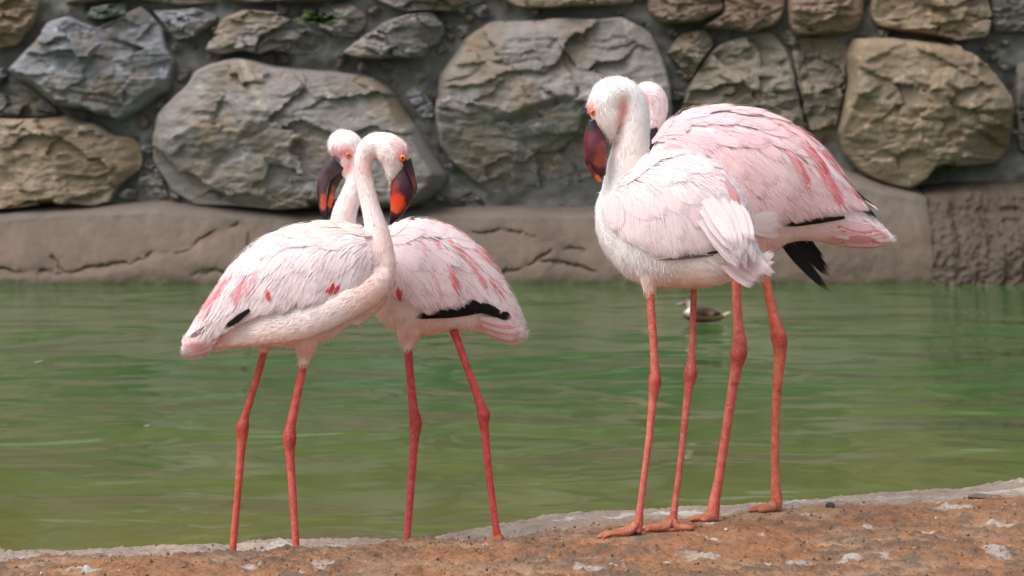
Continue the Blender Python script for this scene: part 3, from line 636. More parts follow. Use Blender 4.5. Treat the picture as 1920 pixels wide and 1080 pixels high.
        o = mesh_obj('wing', W.reshape(-1, 3), Fs, M_PLUME, b.root, b.base, colors=np.tile(color, (A.size, 1)))
        return o
    def project(b, V, far=False):
        """pull points onto the torso surface; also gives the outward normal"""
        d0 = b.D + np.interp(960 + V[:, 0] / b.D * F, b.X, b.dep); px = 960 + V[:, 0] / d0 * F
        d0 = b.D + np.interp(px, b.X, b.dep); k = d0 / F
        def rad(px_, y, z):
            c = np.interp(px_, b.X, b.c); r = np.interp(px_, b.X, b.r); w = np.interp(px_, b.X, b.w)
            return (np.abs(y / w) ** 2.25 + np.abs(z / (r * k)) ** 2.25) ** (1 / 2.25)
        zc_ = HC - (np.interp(px, b.X, b.c) - HY) * k; y = V[:, 1] - d0; z = V[:, 2] - zc_
        rh = np.maximum(rad(px, y, z), 0.05); y = y / rh; z = z / rh
        Z = zc_ + z; e = 0.004
        def val(px_, y_, Z_): return rad(px_, y_, Z_ - (HC - (np.interp(px_, b.X, b.c) - HY) * k))
        gx = (val(px + 4, y, Z) - val(px - 4, y, Z)) / (8 * k); gy = (val(px, y + e, Z) - val(px, y - e, Z)) / (2 * e); gz = (val(px, y, Z + e) - val(px, y, Z - e)) / (2 * e)
        N = np.stack([gx, gy, gz], 1); N /= np.linalg.norm(N, axis=1)[:, None] + 1e-9
        return np.column_stack([V[:, 0], d0 + y, Z]), N
    def feather(b, root, tip, width, color, parent, off=0.010, lift=0.0022, sag=0.0, far=False, name='feather', free=None, pointy=0.0):
        """one vane: root and tip pixels, laid on the shell; free = depth from root to tip (m) of a loose plume"""
        n = 9; u = np.linspace(0, 1, n); x0, y0 = root; x1, y1 = tip
        nx, ny = -(y1 - y0), (x1 - x0)
        px = x0 + (x1 - x0) * u + nx * sag * 4 * u * (1 - u); py = y0 + (y1 - y0) * u + ny * sag * 4 * u * (1 - u)
        C, Nn = b.project(b.shell(px, py, 0.0, far), far)
        if free is not None:
            C = C + Nn * off; A0 = C[0]; d1 = C[0][1] + free; dd = C[0][1] + (d1 - C[0][1]) * u
            C = np.stack([P(px[i], py[i], dd[i]) for i in range(n)]); Nn = np.tile(np.array([0.1 * b.sx, -1, 0.15]) / 1.016, (n, 1))
        T = np.gradient(C, axis=0); T /= np.linalg.norm(T, axis=1)[:, None] + 1e-12
        Sd = np.cross(T, Nn); Sd /= np.linalg.norm(Sd, axis=1)[:, None] + 1e-12
        w = width * b.s * 0.5 * np.clip(np.minimum(0.5 + 1.3 * u, 1.0) * np.sqrt(np.clip(1 - ((u - 0.5 + 0.2 * pointy) / (0.52 + 0.2 * pointy)).clip(0) ** (2.3 - pointy), 0.02, 1)), 0.05, 1)
        w = w * (1 + 0.05 * RNG.uniform(-1, 1, n))
        hgt = off - 0.002 + (lift + 0.002) * sstep(0, 0.8, u); cols = [-1, -0.5, 0, 0.5, 1]; V = []; UV = []; tw = RNG.uniform(-0.10, 0.10)
        for q in cols:
            v = C + Sd * (w * q)[:, None]; k = tw * w * q - 0.05 * w * q * q
            if free is None: v, nn = b.project(v, far); v = v + nn * (hgt + k)[:, None]
            else: v = v + Nn * k[:, None]
            V.append(v); UV.append(np.column_stack([np.full(n, (q + 1) / 2), u]))
        V = np.stack(V, 1); UV = np.stack(UV, 1).reshape(-1, 2); gu = np.gradient(V, axis=0); gv = np.gradient(V, axis=1); NV = np.cross(gu, gv); NV /= np.linalg.norm(NV, axis=2)[..., None] + 1e-12
        NV *= np.sign((NV * Nn[:, None]).sum(2))[..., None]; NV = 0.5 * NV + 0.5 * Nn[:, None]; NV /= np.linalg.norm(NV, axis=2)[..., None]; V = V.reshape(-1, 3)
        Fs = grid_faces(n, 5); fn = np.cross(V[Fs[10][1]] - V[Fs[10][0]], V[Fs[10][2]] - V[Fs[10][0]])
        if fn @ NV.reshape(-1, 3)[Fs[10][0]] < 0: Fs = [tuple(reversed(f)) for f in Fs]
        o = mesh_obj(name, V, Fs, M_FEATHER, parent, b.base, uv=UV, normals=NV.reshape(-1, 3)); o.color = (*np.clip(color, 0, 1), 1)
        return o
    def coverts(b, parent, pal, steep_front, steep_rear, nA=13, nV=6, seed=1, amax=0.93, lscale=1.0):
        """rows of overlapping body and wing feathers from shoulder to tail"""
        g = random.Random(seed); L = b.wl
        items = []
        for i in range(nA):
            for j in range(nV):
                a = (i + 0.5 * (j % 2) + g.uniform(-0.3, 0.3)) / nA * amax - 0.02; v = 0.0 + (j + g.uniform(-0.3, 0.3)) / nV * 0.86
                items.append((max(a, 0.0), max(v, 0.0)))
        bx, bb, bt = zip(*sorted([(r[0], r[2], r[1]) for r in b.wing]))
        for (a, v) in items:
            x, y = b.wpx(a, v); x2, y2 = b.wpx(min(a + 0.06, 1), v)
            al = math.atan2(y2 - y, abs(x2 - x))                         # contour direction
            st = math.radians(steep_front + (steep_rear - steep_front) * a)
            k = sstep(0.0, 0.5, v); ang = al * (1 - k) + st * k + g.uniform(-0.09, 0.09)
            ln = (72 + 66 * v + 44 * a) * lscale * g.uniform(0.8, 1.2); wd = (26 + 8 * v) * g.uniform(0.8, 1.2) * (1 - 0.35 * a)
            sag = b.sx * g.uniform(0.0, 0.06); f = 1.0
            xb = b.wing[-1, 0]
            for _ in range(12):                                             # keep the tip on the wing
                tx = x + b.sx * math.cos(ang) * ln * f; ty = y + math.sin(ang) * ln * f
                if (tx - xb) * b.sx <= 0 and ty <= np.interp(tx, bx, bb) - 1: break
                f -= 0.08
            if f < 0.3: continue
            ty = max(ty, np.interp(tx, bx, bt) + 1)
            # feathers nearer the shoulder and back overlap the ones behind them
            lay = 0.0022 * (1 - 0.6 * a - 0.4 * v)
            b.feather((x, y), (tx, ty), wd, pal(a, v, g), parent, off=0.008 + lay, lift=0.0007 + g.uniform(0, .0008), sag=sag)
    def streaks(b, lst, parent):
        """each crimson streak is a few narrow vanes side by side, paler at the sides"""
        g = random.Random(len(lst))
        for (r0, t0, wd, c) in lst:
            for q in (-1, 0, 1, 0.4):
                j = lambda k: g.uniform(-k, k); dx, dy = t0[0] - r0[0], t0[1] - r0[1]; l = math.hypot(dx, dy); nx, ny = -dy / l, dx / l; f = g.uniform(0.0, 0.35)
                b.feather((r0[0] + nx * q * wd * .22 - dx * f + j(1.5), r0[1] + ny * q * wd * .22 - dy * f + j(1.5)), (t0[0] + nx * q * wd * .2 + dx * j(.12), t0[1] + ny * q * wd * .2 + dy * j(.12)), wd * .42, mixc(c, BLUSH, .25 * abs(q) * g.random()), parent, off=.0108, lift=.001, pointy=.8)
    def wisps(b, parent, pal, steep_front, steep_rear, n=5000, seed=1):
        """loose barbs lying over the wing: too many to count, one part"""
        g = np.random.default_rng(seed); gr = random.Random(seed); a = g.uniform(0.02, 0.9, n); v = g.uniform(0.0, 0.9, n); x, y = b.wpx(a, v); x2, y2 = b.wpx(np.minimum(a + .06, 1), v)
        al = np.arctan2(y2 - y, np.abs(x2 - x)); st = np.radians(steep_front + (steep_rear - steep_front) * a); k = sstep(0, .5, v); ang = al * (1 - k) + st * k + g.normal(0, .10, n)
        L = g.uniform(14, 34, n); bx, bb = zip(*sorted([(r[0], r[2]) for r in b.wing])); tx = x + b.sx * np.cos(ang) * L; ty = y + np.sin(ang) * L
        ok = (ty < np.interp(tx, bx, bb)) & ((tx - b.wing[-1, 0]) * b.sx < 0); x, y, tx, ty, a, v = (q[ok] for q in (x, y, tx, ty, a, v)); n = len(x); R = []
        for f in (0.0, .5, 1.0): R.append(b.project(b.shell(x + (tx - x) * f, y + (ty - y) * f)))
        h = g.uniform(.0095, .0128, n)[:, None]; p0 = R[0][0] + R[0][1] * (h - .002); p1 = R[1][0] + R[1][1] * h; p2 = R[2][0] + R[2][1] * (h + g.uniform(-.0005, .002, n)[:, None])
        sd = np.cross(R[1][1], p2 - p0); sd /= np.linalg.norm(sd, axis=1)[:, None] + 1e-9; w = g.uniform(.0004, .0009, n)[:, None]
        V = np.stack([p0 - sd * w, p0 + sd * w, p1 + sd * w, p1 - sd * w, p2], 1).reshape(-1, 3); Fs = []
        for i in range(n): q = 5 * i; Fs += [(q + 3, q + 2, q + 1, q), (q + 4, q + 2, q + 3)]
        C = np.array([pal(a[i], v[i], gr) for i in range(n)]); NN = np.stack([R[0][1], R[0][1], R[1][1], R[1][1], R[2][1]], 1).reshape(-1, 3)
        o = mesh_obj('barbs', V, Fs, M_DOWN, parent, b.base, colors=np.clip(np.repeat(C, 5, 0) * 1.03, 0, .95), normals=NN); o['kind'] = 'stuff'
    def bill(b, name, st, base, marks, dep=0.0, kd=0.62):
        (v, f), c, t = tube_px([(x, y, r, dep, kd) for x, y, r in st], b.D, 18, 5)
        px = 960 + v[:, 0] / v[:, 1] * F; py = HY - (v[:, 2] - HC) / v[:, 1] * F
        C = spots(px + 5 * fbm(v * 90, 3), py + 5 * fbm(v * 90 + 7, 3), base, marks, True); C *= (1 + 0.25 * fbm(v * 60, 3))[:, None]
        return mesh_obj(name, v, f, M_BILL, b.root, b.base, colors=np.clip(C, 0.004, 0.8))
    def eye(b, px, py, r, dep, iris=lin(226, 118, 34)):
        for sd, dp in ((-1, dep), (1, -0.013 - dep)):                # near and far side of the head
            ctr = P(px, py, b.D + dp); R = r * b.s; v, f = blob(ctr, (R, R * 0.7, R), 18, 14)
            rad = np.hypot(v[:, 0] - ctr[0], v[:, 2] - ctr[2]) / R
            C = np.where((rad < 0.86)[:, None], iris, lin(200, 70, 60))
            e = mesh_obj('eye', v, f, M_EYE, b.root, b.base, colors=C)
            v, f = blob(ctr + np.array([0, sd * R * 0.62, 0]), (R * 0.34, R * 0.2, R * 0.34), 12, 8)
            mesh_obj('pupil', v, f, M_EYE, e, b.base, colors=np.tile(lin(12, 8, 8), (len(v), 1)))
    def leg(b, st, dep, toes, col=lin(212, 106, 92), hide=False):
        """stations px, last one on the rock; toes = list of headings (degrees, 0 = right, 90 = away) with lengths m"""
        (v, f), c, t = tube_px([(x, y, r, dep, 1.0) for x, y, r in st], b.D, 14, 5)
        py = HY - (v[:, 2] - HC) / v[:, 1] * F; jst = max(st[1:-1], key=lambda q: q[2] if q[1] > st[0][1] + 60 and q[1] < st[-1][1] - 100 else 0); jy = jst[1]
        cx = np.repeat(c[:, 0], 14); cz = np.repeat(c[:, 2], 14); m_ = len(cx); kk = 0.86 + 0.17 * np.exp(-((py[:m_] - jy) / 16) ** 2) + 0.06 * fbm(v[:m_] * 45, 3)
        v[:m_, 0] = cx + (v[:m_, 0] - cx) * kk; v[:m_, 1] = b.D + dep + (v[:m_, 1] - b.D - dep) * kk
        k = np.exp(-((py - jy) / 26) ** 2)[:, None]; C = np.tile(col, (len(v), 1)) * (1 - 0.65 * k) + lin(166, 60, 48) * 0.65 * k
        k = sstep(st[-1][1] - 60, st[-1][1], py)[:, None]; C = C * (1 - 0.4 * k) + lin(186, 92, 62) * 0.4 * k
        lg = mesh_obj('leg', v, f, M_LEG, b.root, b.base, colors=C)
        ft = P(st[-1][0], st[-1][1], b.D + dep); parts = []; tips = []
        FEET.append((ft[0], ft[1], ft[2] - 0.004))
        for (hd, ln) in toes:
            h = math.radians(hd); dv = np.array([math.cos(h), math.sin(h), 0])
            pts = [ft + (0, 0, 0.016)]; rr = [0.009]
            for q, rad in ((0.25, 0.0118), (0.5, 0.0098), (0.75, 0.0084), (0.93, 0.0066), (1.03, 0.002)):
                w = ft + dv * ln * q; gz = float(shore_z(w[0], w[1])); pts.append(np.array([w[0], w[1], gz + rad * 0.72])); rr.append(rad)
            parts.append(toe_tube(np.array(pts), np.array(rr))); tips.append(ft + dv * ln * 0.85)
        for a, c2 in zip(tips[:-1], tips[1:]):                       # web between the toes
            m = (a + c2) / 2 * 0.95 + ft * 0.05; W = np.array([ft, a, m, c2]); lo = W.copy(); gz = shore_z(W[:, 0], W[:, 1]); W[:, 2] = gz + 0.007; lo[:, 2] = gz - 0.002
            parts.append((np.vstack([W, lo]), [(0, 1, 2), (0, 2, 3), (6, 5, 4), (7, 6, 4), (0, 4, 5, 1), (1, 5, 6, 2), (2, 6, 7, 3), (3, 7, 4, 0)]))
        v, f = merge(parts); C = np.tile(lin(172, 104, 76), (len(v), 1)) * (1 + 0.25 * fbm(v * 70, 3))[:, None]
        mesh_obj('foot', v, f, M_LEG, lg, b.base, colors=np.clip(C, 0.01, 0.9))
def toe_tube(pts, rad, m=10):
    S = catmull(np.column_stack([pts, rad]), 3); c = S[:, :3]; r = np.maximum(S[:, 3], 5e-4); T = np.gradient(c, axis=0); T /= np.linalg.norm(T, axis=1)[:, None]
    th = np.linspace(0, 2 * np.pi, m, endpoint=False); rings = []
    for i in range(len(c)):
        s = np.cross(T[i], (0, 0, 1)); s /= np.linalg.norm(s) + 1e-9; u = np.cross(s, T[i])
        rings.append(c[i] + r[i] * (np.cos(th)[:, None] * s * 1.15 + np.sin(th)[:, None] * u * 0.8))
    return loft(rings)
def mixc(a, b, t): return np.asarray(a) * (1 - t) + np.asarray(b) * t

# ---- flamingo facing right, neck raised in a hook, in front of its partner
def flamingo_right_facing():
    D = 4.5
    torso = [(738, 478, 520), (722, 450, 548), (700, 438, 572), (670, 426, 598), (640, 420, 622), (600, 419, 643), (560, 424, 650), (520, 437, 650), (480, 460, 650), (445, 492, 653), (415, 535, 657), (385, 585, 660), (362, 622, 662), (348, 640, 664)]
    tw = [(340, 22), (385, 40), (445, 66), (520, 90), (600, 98), (670, 84), (720, 48), (740, 18)]
    b = Bird(D, torso, tw, [(340, -0.02), (740, 0.02)], 'white-pink flamingo with its head turned right and near flank feathers crossed by the folded wing, facing right', [P(437, 1054, D + .03), P(554, 1054, D - .02)])
    b.sx = -1
    b.root['label'] = 'pale flamingo facing right with an orange-red bill, hooked neck crossing before another flamingo'
    b.add_tube([(640, 560, 60, 0, .8), (684, 535, 54, 0, .8), (708, 505, 36), (711, 470, 28), (707, 435, 23), (698, 400, 18.5), (688, 360, 17), (681, 325, 16.5), (682, 295, 17.5), (694, 275, 21), (713, 272, 25), (732, 282, 30, -.005), (738, 303, 25, -.008), (735, 325, 14, -.01), (731, 340, 5, -.01)])
    b.add_blob(742, 283, 25, -.006, 20)
    b.add_tube([(560, 600, 52, -.03), (573, 640, 26, -.03), (572, 662, 16, -.025), (569, 682, 10.5, -.02)]); b.add_tube([(505, 610, 40, .03), (497, 645, 15, .03), (492, 662, 9, .03)])
    # flank of long soft feathers below the wing
    b.add_tube([(716, 498, 22, 0), (702, 530, 32, -.028), (672, 552, 35, -.058, .8), (635, 570, 36, -.076, .7), (570, 598, 38, -.080, .6), (500, 614, 32, -.075, .55), (430, 628, 22, -.05, .5), (372, 640, 14, -.03, .5), (345, 654, 5, -.02)])
    wing = [(694, 440, 525), (672, 426, 540), (640, 420, 552), (600, 419, 566), (560, 424, 576), (520, 437, 584), (480, 460, 594), (445, 492, 606), (415, 535, 622), (385, 585, 640), (362, 622, 650), (350, 638, 656)]
    b.set_wing(wing)
    marks = [(560, 660, 150, 40, lin(232, 186, 168), .75), (700, 560, 60, 50, lin(234, 204, 190), .7), (715, 470, 30, 60, lin(232, 202, 194), .6), (690, 330, 30, 60, lin(238, 214, 210), .6), (400, 645, 50, 22, PINK, .7), (405, 632, 26, 8, ROSE, .7), (352, 650, 12, 16, PINK, .8),  # first spot paints the rock's warm bounce light onto the belly
             (700, 315, 20, 16, lin(226, 178, 158), .6), (745, 270, 26, 18, lin(240, 200, 200), .6), (755, 292, 12, 14, lin(220, 120, 120), .7), (570, 680, 18, 14, WHITE, .7)]
    b.finish_body(BLUSH, marks, wing, 12000, [(753, 297, 11)])
    w = b.wing_pad(); b.wing_pad(True)
    def pal(a, v, g):
        t = 0.1 + 0.35 * g.random() + 0.25 * v; c = mixc(WHITE, PINK, t * 0.5)
        if v < 0.12 and a < .45: c = mixc(c, CREAM, .5)
        return c
    # flight feathers under the coverts
    for k in range(5): b.feather((470 - 9 * k, 560 + 6 * k), (372 - 5 * k, 628 + 5 * k), 20, mixc(lin(206, 198, 206), WHITE, g7()), w, off=.006, name='flight_feather')
    b.feather((482, 572), (432, 607), 12, BLACK, w, off=.0155, lift=.001, pointy=.9, name='flight_feather'); b.feather((410, 600), (366, 632), 8, lin(130, 108, 118), w, off=.0115, lift=.001, pointy=.8, name='flight_feather')
    b.coverts(w, pal, 66, 52, 13, 7, 5); b.wisps(w, pal, 66, 52, 1100, 5)
    b.streaks([((446, 502), (378, 608), 11, ROSE), ((454, 510), (392, 588), 12, mixc(RED, ROSE, .5)), ((482, 494), (450, 574), 12, ROSE), ((474, 512), (444, 562), 9, mixc(ROSE, PINK, .5)), ((430, 520), (364, 624), 8, ROSE), ((505, 480), (470, 566), 9, mixc(ROSE, PINK, .5)), ((462, 486), (398, 586), 8, mixc(ROSE, PINK, .4))], w)
    for (r0, t0, wd, c) in [((514, 536), (518, 556), 8, RED), ((511, 540), (521, 554), 6, RED), ((640, 522), (614, 541), 7, RED), ((636, 520), (622, 543), 9, mixc(RED, lin(210, 40, 50), .5)), ((644, 526), (630, 543), 8, RED)]:
        b.feather(r0, t0, wd, c, w, off=.0125, lift=.001, pointy=.8)
    for k in range(9):    # tail
        b.feather((420 - 3 * k, 622 + 4 * k), (352 - 2 * (k % 4), 634 + 3.5 * k), 13, mixc(PINK, [WHITE, ROSE, BLUSH][k % 3], .6), w, off=.010, name='tail_feather')
    blk = lin(34, 24, 28)
    b.bill('lower_bill', [(757, 300, 9), (756, 318, 13), (755, 335, 19), (755, 352, 22.5), (752, 370, 21), (747, 388, 15.5), (740, 404, 9.5), (732, 421, 2)], lin(66, 30, 42),
           [(757, 308, 22, 16, blk, .9), (772, 350, 16, 26, lin(58, 32, 48), .8), (742, 352, 8, 16, lin(170, 50, 36), .7), (744, 380, 16, 19, lin(228, 66, 32), 1.0), (744, 386, 17, 13, lin(230, 72, 34), .9), (741, 392, 12, 7, lin(236, 100, 44), .6), (768, 372, 9, 16, lin(70, 28, 40), .9), (734, 418, 13, 12, lin(14, 11, 13), 1.0), (733, 410, 12, 7, lin(14, 11, 13), 1.0)], -.010)
    b.bill('upper_bill', [(762, 299, 9), (768, 316, 7.5), (774, 334, 5.5), (779, 350, 3.5), (778, 364, 1.5)], lin(62, 38, 46), [(762, 302, 14, 14, blk, .9), (776, 340, 8, 12, lin(120, 60, 66), .7)], -.022)
    b.eye(755, 296, 7.2, -.030)
    b.leg([(573, 660, 12), (568, 690, 9), (558, 735, 9), (549, 780, 9.5), (544, 806, 11), (543, 822, 12.5), (543, 842, 11), (545, 870, 9.2), (549, 930, 8.2), (553, 990, 7.8), (555, 1026, 8), (556, 1044, 9), (556, 1054, 10)], -.02, [(-40, .07), (0, .08), (40, .07)], lin(210, 98, 90))
    b.leg([(496, 650, 9), (487, 690, 8), (472, 740, 7.6), (460, 780, 8.5), (455, 800, 12), (454, 818, 11.5), (452, 845, 9.4), (447, 910, 8), (441, 980, 7.6), (437, 1026, 8), (436, 1044, 9), (436, 1054, 10)], .03, [(-40, .07), (0, .08), (40, .07)], lin(210, 100, 84))
def g7(): return random.random()

# ---- flamingo facing left, its head behind the partner's neck
def flamingo_left_facing():
    D = 4.7
    torso = [(668, 500, 540), (690, 458, 578), (710, 436, 598), (735, 421, 618), (765, 414, 629), (800, 414, 628), (840, 425, 621), (870, 443, 620), (900, 470, 624), (930, 510, 631), (955, 552, 638), (972, 590, 640), (984, 616, 632)]
    tw = [(665, 16), (690, 44), (735, 80), (790, 95), (850, 88), (900, 66), (950, 40), (985, 18)]
    b = Bird(D, torso, tw, [(665, 0.0), (985, 0.02)], 'pink flamingo facing left with a dark bill, its neck behind another flamingo\'s neck', [P(765, 1019, D - .02), P(933, 1020, D - .03)])
    b.add_tube([(760, 540, 70), (706, 520, 46), (668, 478, 33), (645, 440, 26), (645, 405, 24), (656, 372, 21), (667, 340, 18.5), (671, 312, 18), (665, 285, 23), (648, 271, 28), (636, 281, 23), (631, 290, 17)])
    b.add_tube([(655, 290, 20), (652, 312, 15), (645, 332, 6)], flow=False); b.add_blob(642, 270, 27, -.004, 22, 28)
    b.add_tube([(775, 585, 48, -.03), (768, 620, 26, -.03), (765, 640, 17, -.025), (765, 654, 11, -.02)]); b.add_tube([(845, 590, 36, .03), (851, 620, 15, .03), (858, 638, 9, .03)])
    wing = [(722, 446, 500), (738, 425, 530), (765, 414, 560), (800, 414, 578), (840, 425, 578), (870, 443, 572), (900, 470, 562), (930, 510, 574), (955, 552, 592), (972, 588, 608), (981, 608, 622)]
    b.set_wing(wing)
    marks = [(780, 640, 120, 40, lin(230, 184, 168), .75), (700, 560, 40, 40, lin(232, 196, 184), .7), (920, 615, 50, 20, BLUSH, .6), (900, 612, 14, 8, ROSE, .7), (945, 620, 16, 10, ROSE, .5), (975, 610, 14, 20, PINK, .7),  # first spot: warm light off the rock, put into the belly colour
             (640, 400, 30, 40, lin(238, 206, 204), .7), (630, 285, 26, 10, lin(232, 150, 158), .7), (652, 290, 14, 12, lin(214, 110, 120), .7), (652, 315, 12, 16, lin(226, 150, 148), .7), (764, 650, 18, 12, WHITE, .7)]
    b.finish_body(BLUSH, marks, wing, 10000, [(653, 291, 10)])
    w = b.wing_pad(); b.wing_pad(True)
    for k in range(4): b.feather((925 - 22 * k, 574 - 2.0 * k), (800 - 6 * k, 583 + 0.8 * k), 15, BLACK, w, off=.005, lift=.003, name='flight_feather')
    for k in range(4): b.feather((865 + 14 * k, 556 + 3 * k), (905 + 16 * k, 572 + 7 * k), 17, BLACK, w, off=.010, lift=.003, name='flight_feather')
    def pal(a, v, g): return mixc(WHITE, PINK, min(1, 0.1 + 0.45 * g.random() + 0.15 * v))
    b.coverts(w, pal, 66, 46, 12, 7, 9); b.wisps(w, pal, 66, 46, 1000, 9)
    for k in range(8): b.feather((885 + 6 * k, 520 + 7 * k), (938 + 6 * k, 572 + 8 * k), 20, mixc(WHITE, PINK, .25 * (k % 3)), w, off=.0112, lift=.001, pointy=.7)
    b.streaks([((826, 462), (868, 548), 11, mixc(RED, ROSE, .5)), ((840, 448), (898, 516), 11, ROSE), ((852, 438), (946, 524), 10, ROSE), ((872, 448), (954, 538), 9, mixc(RED, ROSE, .5)), ((880, 486), (914, 548), 10, ROSE), ((902, 498), (942, 562), 9, mixc(RED, ROSE, .7)), ((800, 470), (832, 552), 8, mixc(ROSE, PINK, .6))], w)
    for (r0, t0) in [((753, 530), (757, 547)), ((759, 533), (758, 552)), ((751, 538), (760, 556))]: b.feather(r0, t0, 8, RED, w, off=.0125, lift=.001, pointy=.8)
    for k in range(9):
        b.feather((900 + 2 * k, 588 + 4.2 * k), (968 + 2 * (k % 5), 604 + 3.8 * k), 14, mixc(PINK, [WHITE, ROSE, BLUSH][k % 3], .6), w, off=.010, name='tail_feather')
    dk = lin(70, 52, 60)
    b.bill('upper_bill', [(633, 304, 19), (620, 318, 16.5), (609, 333, 13), (604, 350, 10), (603.5, 370, 8.5), (605, 388, 7), (608, 402, 5), (613, 413, 1.5)], dk,
           [(635, 300, 16, 12, lin(34, 28, 32), .8), (604, 345, 12, 20, lin(104, 74, 82), .7), (606, 378, 8, 16, lin(214, 96, 62), .9), (597, 370, 4, 30, lin(40, 26, 30), .7), (609, 406, 12, 11, lin(18, 14, 16), 1.0)], -.006)
    b.bill('lower_bill', [(641, 315, 13), (632, 332, 10), (624, 350, 8), (620, 368, 7), (617, 385, 5.5), (614, 400, 3.5), (613, 410, 1.5)], lin(52, 38, 42),
           [(622, 378, 8, 14, lin(220, 84, 44), .95), (626, 360, 4, 14, lin(160, 80, 60), .6), (614, 404, 8, 10, lin(18, 14, 16), 1.0)], .004)
    b.eye(653, 291, 6.0, -.0235)
    b.leg([(765, 645, 11), (766, 670, 9), (770, 715, 9), (775, 765, 10), (779, 790, 11.5), (779, 806, 11.5), (777, 826, 9.5), (773, 880, 8.4), (768, 950, 7.6), (764, 1000, 7.4), (763, 1020, 8), (763, 1032, 9)], -.02, [(140, .07), (180, .08), (220, .07)], lin(202, 80, 88))
    b.leg([(850, 620, 9), (860, 645, 8), (876, 690, 8), (892, 733, 8.6), (902, 762, 10), (907, 778, 11.5), (907, 794, 10.5), (910, 820, 8.6), (917, 890, 7.6), (926, 960, 7.4), (931, 995, 8), (934, 1012, 10), (935, 1018, 11)], -.03, [(165, .03), (200, .05), (250, .05), (320, .03)], lin(202, 78, 80))

